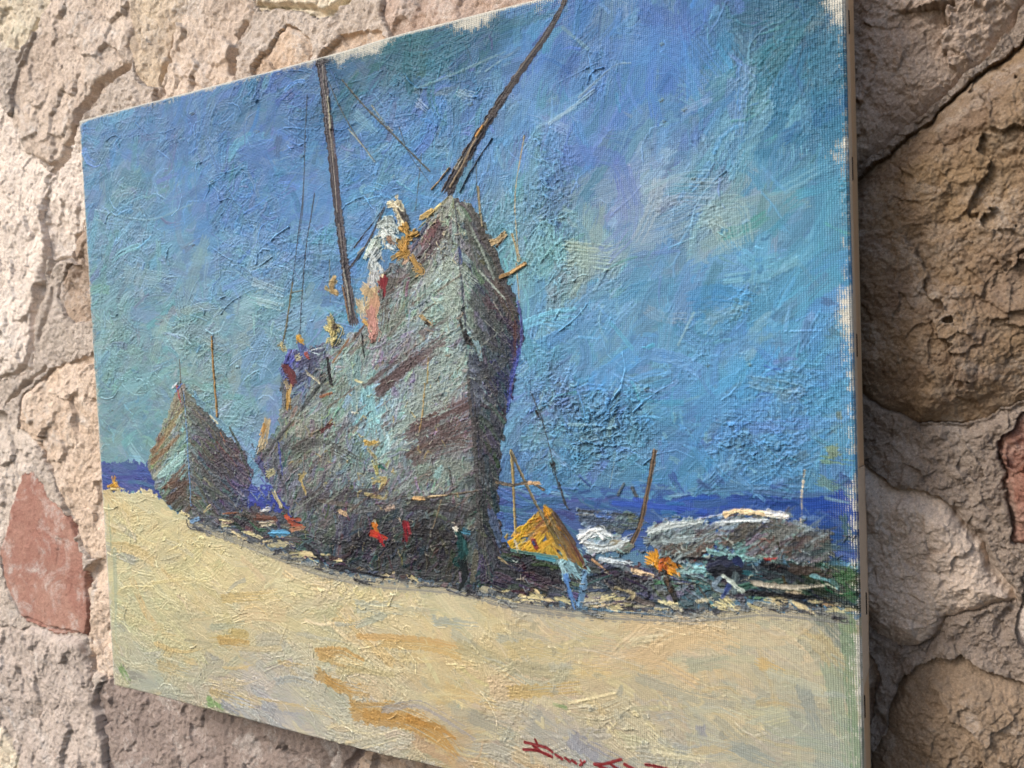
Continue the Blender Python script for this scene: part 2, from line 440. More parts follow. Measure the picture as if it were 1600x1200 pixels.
stone_wall = empty('stone_wall', (0, YW, -0.6))
tag(stone_wall, 'rough rubble wall of pale and brown sandstone behind the painting', 'wall', kind='thing')
SPLIT = 0.215
patches = [
  (axis([(-1.0, -.56, .003), (-.56, -.22, .0008), (-.22, .06, .0010), (.06, SPLIT, .0025)]), axis([(-.6, -.40, .003), (-.40, .40, .0009), (.40, .6, .003)])),
  (axis([(SPLIT, .25, .0012), (.25, .335, .00033), (.335, .40, .0012), (.40, .75, .0025)]), axis([(-.6, -.22, .0025), (-.22, .22, .00042), (.22, .6, .0025)])),
]
acc = {}
for xa, za in patches:
    X, Z = np.meshgrid(xa.astype(np.float32), za.astype(np.float32))
    h, lab = wall_field(X, Z)
    # nothing may stand proud of the wall's face into the stretcher that hangs in front of it
    lim = np.where((X < .258) & (np.abs(Z) < .21), .0175, .05)
    h = np.minimum(h, lim)
    V = np.stack([X, (YW - h), Z], -1).reshape(-1, 3)
    ny, nx = X.shape
    idx = np.arange(ny * nx).reshape(ny, nx)
    q = np.stack([idx[:-1, :-1], idx[:-1, 1:], idx[1:, 1:], idx[1:, :-1]], -1).reshape(-1, 4)
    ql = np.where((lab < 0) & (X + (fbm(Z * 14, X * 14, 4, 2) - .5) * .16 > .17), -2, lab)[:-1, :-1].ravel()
    for k in np.unique(ql):
        qq = q[ql == k]
        u, inv = np.unique(qq, return_inverse=True)
        acc.setdefault(int(k), []).append((V[u], inv.reshape(-1, 4)))
for k in sorted(acc):
    vs, qs, off = [], [], 0
    for v, q in acc[k]:
        vs.append(v); qs.append(q + off); off += len(v)
    vs = np.concatenate(vs) - np.array([0, YW, -0.6]); qs = np.concatenate(qs)
    if k < 0:
        mortar = mesh_obj('mortar', vs, qs, MORTAR_MAT if k == -1 else MORTAR_BROWN_MAT, stone_wall)
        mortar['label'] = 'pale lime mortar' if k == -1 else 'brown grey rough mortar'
    else:
        o = mesh_obj('stone', vs, qs, STONE_MATS[WALL_STONES[k][0]], stone_wall)
        if WALL_STONES[k][4]: o['label'] = WALL_STONES[k][4]
box('wall_core', (-1.0, .03, 0.0), (.75, .25, 1.2), MORTAR_MAT, stone_wall)
print('wall', round(time.time() - T0, 1))

# ================================================================== THE PAINTING
W, H = 0.51, 0.408
NX, NY = 1560, 1250
MM = W / (NX - 1) * 1000                        # mm per sample
C = np.zeros((NY, NX, 3), np.float32)           # pigment, display values
HT = np.zeros((NY, NX), np.float32)             # paint thickness, mm
TH = np.ones((NY, NX), np.float32)              # 1 = thin paint, weave shows
LAB = np.zeros((NY, NX), np.int32)
GX, GY = np.meshgrid(np.arange(NX, dtype=np.float32), np.arange(NY, dtype=np.float32))
def pc(p):
    x, z = at(p[0], p[1], 0.0)
    return np.array([(x + W / 2) / W * (NX - 1), (H / 2 - z) / H * (NY - 1)])
def pcs(pts): return np.array([pc(p) for p in pts])
def smooth_path(P, per=5):
    if len(P) < 3: return P
    out = []
    E_ = np.vstack([2 * P[0] - P[1], P, 2 * P[-1] - P[-2]])
    for i in range(1, len(E_) - 2):
        for t in np.linspace(0, 1, per, endpoint=False):
            a, b, c, d = E_[i - 1], E_[i], E_[i + 1], E_[i + 2]
            out.append(.5 * ((2 * b) + (c - a) * t + (2 * a - 5 * b + 4 * c - d) * t * t + (3 * b - a - 3 * c + d) * t ** 3))
    out.append(P[-1])
    return np.array(out)

def stroke(P, w, col, load=.15, alpha=1.0, dry=.25, bris=.07, lab=None, clip=None, raw=False, ragged=.25, taper=0.0, col2=None, thin=None, pick=0.0, rimk=.5):
    """one brush mark: P path (photo pixels, or samples when raw), w width in mm, load thickness in mm"""
    P = np.asarray(P, float) if raw else smooth_path(pcs(P))
    r = w / 2 / MM
    pad = r * 1.25 + 1
    x0 = int(max(0, P[:, 0].min() - pad)); x1 = int(min(NX, P[:, 0].max() + pad + 1))
    y0 = int(max(0, P[:, 1].min() - pad)); y1 = int(min(NY, P[:, 1].max() + pad + 1))
    if x1 - x0 < 2 or y1 - y0 < 2: return
    X = GX[y0:y1, x0:x1]; Y = GY[y0:y1, x0:x1]
    seg = np.hypot(*(P[1:] - P[:-1]).T) + 1e-6
    L = seg.sum(); cum = np.concatenate([[0], np.cumsum(seg)])
    best = np.full(X.shape, 1e9, np.float32); S = np.zeros(X.shape, np.float32); T = np.zeros(X.shape, np.float32); O = np.zeros(X.shape, np.float32)
    for i in range(len(P) - 1):
        ax, ay = P[i]; dx, dy = P[i + 1] - P[i]
        tu = ((X - ax) * dx + (Y - ay) * dy) / (dx * dx + dy * dy + 1e-9)
        t = np.clip(tu, 0, 1)
        ex = X - ax - t * dx; ey = Y - ay - t * dy
        d2 = ex * ex + ey * ey
        m = d2 < best
        best[m] = d2[m]
        last = ((i == 0) & (tu < 0) | (i == len(P) - 2) & (tu > 1)) & (w > 3.4)
        across = (X - ax) * (dy / seg[i]) - (Y - ay) * (dx / seg[i])
        S[m] = np.where(last, across, np.sign(ex * dy - ey * dx) * np.sqrt(d2))[m]
        O[m] = np.where(last, np.abs(tu - t) * seg[i], 0)[m]
        T[m] = ((cum[i] + t * seg[i]) / L)[m]
    S /= r
    if taper: S = S / np.clip(1 - taper * T, .08, 1)
    nb = max(4, int(w / .42))
    prof = RNG.random(nb + 4).astype(np.float32)
    wob = RNG.random(12).astype(np.float32)
    wv = np.interp(T, np.linspace(0, 1, 12), wob) - .5
    wv2 = np.interp(T, np.linspace(0, 1, max(4, int(L / 7))), RNG.random(max(4, int(L / 7))))
    u = np.clip((S + 1) * .5 * nb + wv * 1.2, 0, nb + 2)
    b = np.interp(u, np.arange(nb + 4), prof).astype(np.float32)
    ed1 = np.interp(T, np.linspace(0, 1, max(6, int(L / 4))), RNG.random(max(6, int(L / 4))))
    inside = 1 - np.abs(S) - ragged * ed1
    a = np.clip(inside * max(1.5, r * .7), 0, 1)
    a = a * np.clip((r * (.15 + .75 * b) - O) * .7 + .5, 0, 1)
    if dry > 0:
        a = a * sstep(dry * (T * 1.1) - .12, dry * (T * 1.1) + .12, b + .02)
    if clip is not None: a = a * clip[y0:y1, x0:x1]
    if not a.any(): return
    a = a.astype(np.float32)
    al = (a * alpha)[..., None]
    c = np.asarray(col, np.float32)
    if col2 is not None:
        k = sstep(.35, .65, b + .35 * wv)[..., None]
        c = c * (1 - k) + np.asarray(col2, np.float32) * k
    if pick:
        u_ = (C[y0:y1, x0:x1] * a[..., None]).sum((0, 1)) / max(a.sum(), 1e-6)
        c = c * (1 - pick) + u_ * pick
    c = c * (1 + bris * 2 * (b[..., None] - .5))
    C[y0:y1, x0:x1] = C[y0:y1, x0:x1] * (1 - al) + c * al
    hh = HT[y0:y1, x0:x1]
    rim = rimk * (sstep(.30, .12, inside) * sstep(0, .10, inside) + .7 * sstep(.9, 1, T))
    hh += a * (load * (.15 + 1.0 * b * (.6 + .8 * wv2) + .8 * rim) - .32 * hh)
    tt = TH[y0:y1, x0:x1]
    tt += a * ((max(0, 1 - load * 5.5) if thin is None else thin) - tt) * .8
    if lab is not None: LAB[y0:y1, x0:x1][a > .45] = lab

class Field:
    def __init__(s, pts, power=3.2):
        s.p = np.array([pc((a, b)) for a, b, _ in pts]); s.c = np.array([hx(c) for _, _, c in pts]); s.w = power
    def __call__(s, q):
        d = np.hypot(*(s.p - q).T) + 12
        w = d ** -s.w; w /= w.sum()
        return (w[:, None] * s.c).sum(0)
def poly_mask(pts, rag=3.0, seed=1):
    P = pcs(pts)
    x0, y0 = np.maximum(0, P.min(0) - 12).astype(int); x1, y1 = np.minimum([NX, NY], P.max(0) + 12).astype(int)
    X = GX[y0:y1, x0:x1]; Y = GY[y0:y1, x0:x1]
    d = poly_dist(X, Y, P) + (fbm(X * .11, Y * .11, 3, seed) - .5) * rag * 2
    m = np.zeros((NY, NX), np.float32); m[y0:y1, x0:x1] = np.clip(d * .8 + .5, 0, 1)
    return m
def undercoat(mask, field, k=.95):
    st = 12
    gy, gx = np.mgrid[0:NY:st, 0:NX:st]
    ys, xs = np.nonzero(mask > .02)
    y0, y1, x0, x1 = ys.min(), ys.max() + 1, xs.min(), xs.max() + 1
    yy = np.arange(y0 // st, min(NY // st, y1 // st + 2)); xx = np.arange(x0 // st, min(NX // st, x1 // st + 2))
    g = np.array([[field(np.array([x * st, y * st], float)) for x in xx] for y in yy], np.float32)
    jx = np.clip(((GX[y0:y1, x0:x1] + (fbm(GX[y0:y1, x0:x1] * .08, GY[y0:y1, x0:x1] * .08, 3, 2) - .5) * 40) / st - xx[0]).round().astype(int), 0, len(xx) - 1)
    jy = np.clip(((GY[y0:y1, x0:x1] + (fbm(GX[y0:y1, x0:x1] * .08, GY[y0:y1, x0:x1] * .08, 3, 9) - .5) * 40) / st - yy[0]).round().astype(int), 0, len(yy) - 1)
    a = (mask[y0:y1, x0:x1] * k)[..., None]
    C[y0:y1, x0:x1] = C[y0:y1, x0:x1] * (1 - a) + g[jy, jx] * a
def dab(pts, w, c, ld, lab, n=3, ragged=.6, dry=.2, alpha=1.0):
    """one loaded touch made of a few overlapping short ones"""
    P = np.array(pts, float)
    for k in range(n):
        q = P + RNG.normal(size=P.shape) * (0 if k == 0 else w * .55) + RNG.normal(size=2) * (0 if k == 0 else w * .35)
        stroke([tuple(v) for v in q], w * (1.15 if k == 0 else RNG.uniform(.5, .9)), np.clip(hx(c) * (1 + RNG.normal() * (.03 if k == 0 else .11)), 0, 1), ld * RNG.uniform(.6, 1.2), alpha, dry, .12, lab, ragged=ragged)
def fill(mask, n, wr, lr, ang, field, tints=(), jl=.03, load=(.08, .2), dry=.3, alpha=(.7, 1), curve=.10, lab=None, clip=True, spread=14, bris=.07, two=.25, wet=.35):
    """n brush marks spread over a mask; ang(col,row) gives direction in degrees on the canvas, 0 = right, 90 = up"""
    ys, xs = np.nonzero(mask > .5)
    if len(ys) == 0: return
    pick = RNG.integers(0, len(ys), n)
    for i in pick:
        q = np.array([xs[i], ys[i]], float) + RNG.random(2)
        w = RNG.uniform(*wr); l = RNG.uniform(*lr) / MM
        a = math.radians((ang(q[0], q[1]) if callable(ang) else ang) + RNG.normal() * spread)
        d = np.array([math.cos(a), -math.sin(a)]); nrm = np.array([-d[1], d[0]])
        if RNG.random() < .5: d = -d
        bend = RNG.normal() * curve * l
        P = np.array([q - d * l / 2, q - d * l * .17 + nrm * bend * .8, q + d * l * .17 + nrm * bend * .8, q + d * l / 2])
        c = field(q + RNG.normal(size=2) * 10) * (1 + RNG.normal() * jl)
        c = c + RNG.normal(size=3) * jl * .35
        c2 = None
        if tints:
            if RNG.random() < .5:
                k, am = tints[RNG.integers(len(tints))]; c = c + (hx(k) - c) * am * RNG.random()
            if RNG.random() < two:
                k, am = tints[RNG.integers(len(tints))]; c2 = c + (hx(k) - c) * am * .55
        stroke(P, w, np.clip(c, .02, .98), RNG.uniform(*load), RNG.uniform(*alpha), dry * RNG.random() * 1.6, bris, lab, mask if clip else None, raw=True, col2=c2, pick=wet * RNG.random(), rimk=(1.0 if RNG.random() < .07 else .08))

# ---- ids of what is painted
SKY, SEA, BEACH, SHIP, MAST, BOWSPRIT, RIG, BOAT, BOATMAST, TENT, HULKS, POLE, CREW, SIGN, SHADE = range(15)
FIG0 = 20

# ---- toned ground
C[:] = hx('5f86a4')
sky_pts = [(150,230,'6a93c0'),(300,180,'5b82b8'),(440,150,'567ab2'),(200,350,'7ea6c4'),(170,500,'88abb2'),(160,650,'86a9ae'),(250,450,'82a8c2'),
 (330,330,'5f8ec8'),(400,300,'5b85c2'),(300,560,'93b0ae'),(400,500,'8cafbc'),(380,420,'78a4cf'),(250,600,'86acb2'),(460,250,'6189c4'),(560,110,'4a7690'),
 (640,80,'467a8e'),(600,180,'5c8abc'),(640,220,'5f93c8'),(600,300,'6699cb'),(560,360,'6894c6'),(750,50,'456f9c'),(850,40,'5a86c2'),(820,130,'6292ca'),
 (900,60,'4a6db4'),(980,110,'5c8ad0'),(1050,40,'4f72b8'),(1090,90,'5b93d5'),(950,190,'6a8cc8'),(960,230,'5b78c0'),(900,270,'5a7cc8'),(850,200,'74a0cc'),
 (880,330,'73a4b4'),(830,400,'82b2b4'),(930,400,'9ab5b4'),(985,320,'7d8fc2'),(1010,290,'98b0c0'),(1060,380,'6f9cc8'),(1130,350,'90aeb8'),(1150,100,'6694bd'),
 (1180,50,'4a7c96'),(1250,30,'3c7192'),(1240,130,'4a82a5'),(1285,200,'3f7ca0'),(1200,220,'5d97b8'),(1150,270,'5f9cc0'),(1250,280,'5a9ab8'),(1290,350,'5c98ba'),
 (1230,420,'6aa4c6'),(1120,470,'4b8fc4'),(1080,500,'74a2c6'),(1000,480,'73a8cc'),(900,500,'6aa0c8'),(850,550,'68a0c8'),(950,580,'5f9ad0'),(1050,600,'5f99cc'),
 (1200,550,'6098d0'),(1290,600,'62a0d2'),(850,640,'7392bc'),(900,700,'5f93b8'),(1000,680,'6098c0'),(1100,680,'5a93c8'),(1200,700,'5f99cc'),(1290,720,'5c98c2'),
 (900,755,'5080b2'),(1100,745,'4f84b4'),(1230,755,'4d7ca4'),(380,620,'86a8b4'),(430,620,'7c9cc0'),(200,700,'82a6b4'),(420,700,'7fa0c0')]
sky_f0 = Field(sky_pts)
violet = np.clip(sky_f0.c[:, 2] - sky_f0.c[:, 1] - .22, 0, 1)[:, None]
sky_f0.c = sky_f0.c + violet * np.array([.0, .35, -.1])
for n_, (x_, y_, h_) in enumerate(sky_pts):
    if y_ < 140 and (540 < x_ < 770 or x_ > 1170): sky_f0.c[n_] *= .82
def sky_f(q): return np.clip(sky_f0(q) * np.array([.95, .975, .985], np.float32), 0, 1)
def sky_ang(x, y):
    u = x / NX
    return 38 + 26 * math.sin(x * .006 + y * .004) + (30 if u > .85 else 0) - (25 if u < .18 else 0)
sky_t = [('4d7f92', .5), ('6a80c4', .3), ('a8c0c0', .5), ('7fb0c4', .5), ('58a0c8', .4), ('8c9a88', .35), ('4a64b0', .25), ('b4bcb8', .35)]
ALL = np.ones((NY, NX), np.float32)
sky_mask = poly_mask([(60,120),(1340,-200),(1380,830),(1000,800),(150,770)], 0)
fill(sky_mask, 800, (12, 22), (30, 75), sky_ang, sky_f, sky_t, .04, (.03, .07), .3, (.8, 1), spread=26, clip=False)
fill(sky_mask, 2000, (6, 13), (14, 46), sky_ang, sky_f, sky_t, .06, (.03, .11), .5, (.4, .9), spread=26, clip=False, bris=.07, wet=.2)
fill(sky_mask, 1300, (3.5, 8), (8, 30), sky_ang, sky_f, sky_t, .08, (.04, .15), .75, (.3, .8), spread=36, clip=False, bris=.09, wet=.2)
fill(sky_mask, 1100, (1.2, 3), (5, 18), sky_ang, sky_f, sky_t, .11, (.06, .22), .8, (.25, .7), spread=50, clip=False, bris=.1, wet=.1)
# deliberate sky marks
for pts, w, c, ld in [
  ([(980,330),(1040,300),(1100,300)],12,'a3b6c2',.12), ([(1000,370),(1080,340)],12,'9fb4c0',.12), ([(1090,390),(1160,360)],12,'98b4be',.12), ([(900,420),(960,400)],12,'a0b6b6',.12), ([(940,300),(1000,280)],9,'9ab0c6',.12),
  ([(900,90),(880,120),(868,160)],7,'4a62ae',.1), ([(1010,20),(1060,45),(1090,30)],9,'4768b0',.1), ([(985,70),(1060,80),(1090,110)],15,'5d90d4',.08),
  ([(960,70),(950,190)],9,'5f86cc',.12), ([(890,240),(960,250),(985,310)],8,'5470bc',.12), ([(985,290),(980,360),(960,385)],11,'7688c0',.12),
  ([(1030,290),(1020,330),(1000,370)],6,'b2bcc0',.14), ([(840,196),(900,165)],3,'8fb4c4',.22), ([(860,190),(930,140)],3,'b5c6c6',.26), ([(905,150),(960,105),(985,100)],2.5,'b9c2b8',.22),
  ([(1110,340),(1150,330),(1160,365)],10,'9fb8b6',.14), ([(1120,350),(1135,380)],6,'aebfb8',.16), ([(1090,468),(1120,462),(1160,470)],9,'3f8cc8',.12), ([(1110,500),(1160,480)],6,'8aa8b4',.14),
  ([(1085,490),(1060,540)],2.2,'b0c4b8',.25), ([(1120,505),(1095,535)],2.2,'9cb4ae',.25), ([(900,395),(940,400)],10,'a9bba8',.18), ([(890,380),(925,385)],6,'b8c0a8',.2),
  ([(1010,300),(1060,275),(1110,270)],3,'93b6c2',.2), ([(650,140),(700,120),(790,80)],2.5,'9db8b0',.25), ([(760,110),(800,80)],2.2,'a8bfb4',.24),
  ([(720,145),(735,150)],5,'c6d2cf',.25), ([(655,162),(665,170)],4,'ccd4d2',.25), ([(560,180),(585,205)],5,'87b5c4',.15), ([(600,170),(640,200)],8,'6f96cc',.1),
  ([(600,90),(660,100),(720,70)],9,'3f7484',.1), ([(600,75),(700,50)],8,'42787f',.08), ([(700,60),(780,30)],7,'3c6f80',.08), ([(780,40),(880,10)],5,'3f6f78',.1),
  ([(880,40),(920,75)],3,'7c9c98',.2), ([(1150,40),(1240,20)],7,'3f6c80',.1), ([(1130,60),(1150,95)],6,'4690bc',.1), ([(1180,10),(1310,20)],10,'366a86',.08),
  ([(1290,60),(1300,200)],12,'3a7696',.05), ([(1200,170),(1150,280)],6,'86aebc',.12), ([(1170,110),(1160,200)],7,'8ba7bc',.12), ([(1300,240),(1290,420)],10,'4f92b4',.05),
  ([(170,215),(300,190)],5,'5f86bc',.1), ([(150,330),(230,345),(300,320)],3,'8fb2c0',.22), ([(150,345),(200,350)],2.2,'93b6be',.25), ([(320,380),(300,440),(290,520)],9,'8aa8ac',.12),
  ([(240,520),(300,500)],5,'9db9b4',.2), ([(260,500),(240,560)],6,'a5bdb2',.18), ([(280,490),(330,480),(340,520)],5,'a8bcae',.2), ([(200,430),(260,440)],10,'9bb6ba',.12),
  ([(420,610),(400,640)],6,'a6bcc0',.14), ([(400,440),(440,455)],5,'b2c4cc',.2), ([(405,470),(440,478)],4,'bccacc',.2), ([(890,660),(930,662)],3,'b5c8b6',.3), ([(905,680),(960,672)],5,'93b2b2',.25),
  ([(1010,640),(1030,628)],6,'7cb4c0',.25), ([(1180,600),(1240,610)],6,'8aa6b4',.2), ([(820,690),(870,680),(940,700)],8,'6c9aa8',.2), ([(1100,640),(1280,650)],9,'5c9ace',.06),
  ([(390,260),(470,255)],3,'4a6ea4',.12), ([(400,210),(440,330)],9,'5278bc',.06)]:
    stroke(pts, w * (1.5 if w > 3.5 else .9), hx(c), ld * .7, .55, .55, .06, pick=.35, ragged=.4)

# ---- lumpy broken passages: thick dabs, some with a shadow painted beside them in olive
def scumble(cx, cy, rx, ry, n, cols, size=(1.2, 3.2), load=(.25, .6), ang=30, alpha=.9, lab=None, clip=None):
    for _ in range(n):
        p = pc((cx + RNG.normal() * rx * .5, cy + RNG.normal() * ry * .5))
        l = RNG.uniform(1.0, 5.0) / MM; a = math.radians(ang + RNG.normal() * 45)
        d = np.array([math.cos(a), -math.sin(a)]) * l
        bend = np.array([-d[1], d[0]]) * RNG.normal() * .3
        c = hx(cols[RNG.integers(len(cols))]) * (1 + RNG.normal() * .05)
        stroke(np.array([p - d / 2, p + bend, p + d / 2]), RNG.uniform(*size), np.clip(c, 0, 1), RNG.uniform(*load), alpha, .25, .08, lab, clip, raw=True, ragged=.5)
CRUST = []
blues = ['6a9cc0', '78a8bc', '5f92c0', '7fb0b8', '6a94b4', '5888b0']
pits = ['4c5a50', '55624e', '3f5560']
for cx, cy, rx, ry, n in [(880,620,90,90,90),(900,690,110,70,90),(1000,640,110,60,60),(1130,690,130,50,70),(1100,560,110,60,50),(870,430,60,90,60),(860,300,50,90,50),
                          (1150,450,80,70,40),(1240,620,60,80,40),(260,540,110,70,60),(230,640,70,70,50),(300,600,60,60,40),(800,330,40,70,30),(1050,220,60,60,30),
                          (640,260,60,40,30),(180,660,40,30,30),(430,430,50,80,25),(1220,720,80,40,40)]:
    base = list(blues)
    f_ = sky_f(pc((cx, cy))); mix_ = ['%02x%02x%02x' % tuple(int(255 * min(1, max(0, v * m))) for v in f_) for m in (.86, 1.0, 1.0, 1.1, 1.16, 1.05)]
    scumble(cx, cy, rx, ry, int(n * .5), mix_ + base[:2], (1.4, 4.0), (.06, .2), 30, .6)
    CRUST.append((pc((cx, cy)), pc((cx + rx * .75, cy))[0] - pc((cx, cy))[0], abs(pc((cx, cy + ry * .75))[1] - pc((cx, cy))[1]), n / 90))
for x, y in [(300,385),(250,505),(332,287),(400,207),(172,645),(1034,72),(1033,160),(1037,193),(615,280),(1085,283),(1170,575),(1105,575),(470,245),(300,180),(1070,175),(735,165),(640,435),(1010,610),(1095,290),(872,600)]:
    stroke([(x, y), (x + 5, y - 3)], 1.5, hx('4a5450'), .3, .8, 0, .1, ragged=.7)  # olive dark speck, painted as the shadow beside the pale lump
    stroke([(x - 3, y - 2), (x + 3, y - 5)], 1.3, hx('8aa49c'), .4, .6, 0, .1, ragged=.7)

# ---- sea
sea_mask = poly_mask([(150,724),(200,722),(246,728),(300,745),(420,760),(520,770),(780,762),(900,772),(1010,778),(1130,774),(1240,776),(1345,778),(1350,880),(1000,860),(780,860),(400,830),(230,770),(150,772)], 12, 5)
LAB[sea_mask > .5] = SEA
sea_f = Field([(190,735,'5c70a8'),(230,755,'46549a'),(180,760,'454f96'),(420,780,'4450a0'),(800,790,'4464a0'),(870,790,'4a68a4'),(1000,790,'3d62ac'),(1090,800,'3857a4'),(1200,790,'34559c'),(1300,800,'2c4c9a'),(1320,840,'2b4a86'),(1000,830,'44609a'),(900,810,'4a5c90')])
undercoat(sea_mask, sea_f)
fill(sea_mask, 420, (2, 6), (10, 32), -2, sea_f, [('6c86b8', .5), ('2c3c84', .5), ('7c93b0', .4)], .06, (.05, .16), .5, (.7, 1), spread=7)
sea_f.c = np.clip(sea_f.c * np.array([.92, 1.10, .88]), 0, 1)
fill(sea_mask, 120, (2, 5), (8, 26), -4, sea_f, [('8296b0', .6), ('50709a', .6), ('6a86a4', .6)], .08, (.06, .2), .6, (.5, .9), spread=12)
for _ in range(60):
    x_ = RNG.uniform(800, 1320)
    dab([(x_, 764 + RNG.normal() * 9), (x_ + RNG.uniform(14, 50), 766 + RNG.normal() * 9)], RNG.uniform(1.6, 4), ['5080a8', '5c8cb8', '46689c', '6c94b0', '3f5c98'][RNG.integers(5)], .12, None, 2, .7, .55, .65)
for pts, w, c in [([(1180,770),(1250,776),(1330,770)],3,'4a6c98'),([(1265,790),(1310,785),(1325,800)],8,'274a9c'),([(1312,770),(1322,790)],5,'2a489a'),([(1290,778),(1325,785)],2.2,'6c8fae'),
                  ([(960,785),(1100,800)],4,'3a5ab0'),([(1060,800),(1095,808)],5,'3350a8'),([(170,748),(215,745)],3,'4c5698'),([(1100,770),(1200,762)],3,'507ca4')]:
    stroke(pts, w, hx(c), .14, .95, .3, .1, SEA)

# ---- beach
beach_mask = poly_mask([(100,769),(165,768),(235,768),(262,790),(300,812),(360,832),(430,858),(500,884),(600,908),(720,918),(800,938),(900,948),(1010,955),(1110,958),(1200,950),(1400,962),(1420,1500),(100,1120)], 13, 9)
LAB[beach_mask > .5] = BEACH
beach_f = Field([(200,790,'dccf9c'),(220,840,'d9cd98'),(200,900,'cdc798'),(300,900,'d8cb94'),(260,1000,'cec694'),(400,920,'d4c492'),(350,1000,'cbc090'),(320,870,'d8cc98'),(470,930,'d2c698'),
 (500,960,'cfc696'),(600,970,'d0c496'),(700,960,'d0c69a'),(800,990,'cfc192'),(950,1010,'cbbb8e'),(1050,985,'d2bf92'),(1200,1000,'cdc098'),(1290,990,'b4ae8c'),(1310,1090,'a5a890'),
 (1330,1000,'9fa288'),(600,1150,'b9b59e'),(460,1085,'b8b6a2'),(420,1112,'adadaa'),(340,1080,'b5ae96'),(900,1160,'a3a29a'),(850,1130,'b0ac96'),(1000,1150,'c2b894'),(1150,1090,'c4b78e'),(1100,1050,'c0b692'),(1200,1150,'aaa894'),
 (760,1060,'d2bf8c'),(700,1020,'cfbd88'),(800,1090,'c6b78c'),(900,1080,'c3b48a'),(960,1050,'c8b68a'),(620,1060,'ccbc8e'),(560,990,'d0c394'),(200,1030,'bdb998'),(240,1060,'b4b79e'),(760,1150,'b5ab92'),(190,960,'c3c296'),(850,960,'cfc19a'),(700,1150,'b09a70'),(1330,1180,'8fa08c')])
def beach_ang(x, y): return -6 + 16 * math.sin(x * .011 + y * .02)
beach_t = [('e6d9a8', .6), ('a3b0a6', .65), ('d6b070', .6), ('929da4', .6), ('e8d2ac', .5), ('b2bb98', .5)]
beach_f.c = np.clip(beach_f.c * np.array([1.0, 1.0, 1.07]) + .01, 0, 1)
undercoat(beach_mask, beach_f)
fill(beach_mask, 420, (8, 15), (25, 70), beach_ang, beach_f, beach_t, .02, (.03, .09), .3, (.8, 1), spread=14)
fill(beach_mask, 900, (5, 12), (14, 48), beach_ang, beach_f, beach_t, .025, (.04, .12), .5, (.4, .9), spread=18, bris=.05)
fill(beach_mask, 350, (2.5, 6), (6, 26), beach_ang, beach_f, beach_t, .04, (.05, .18), .6, (.3, .8), spread=30, bris=.06)
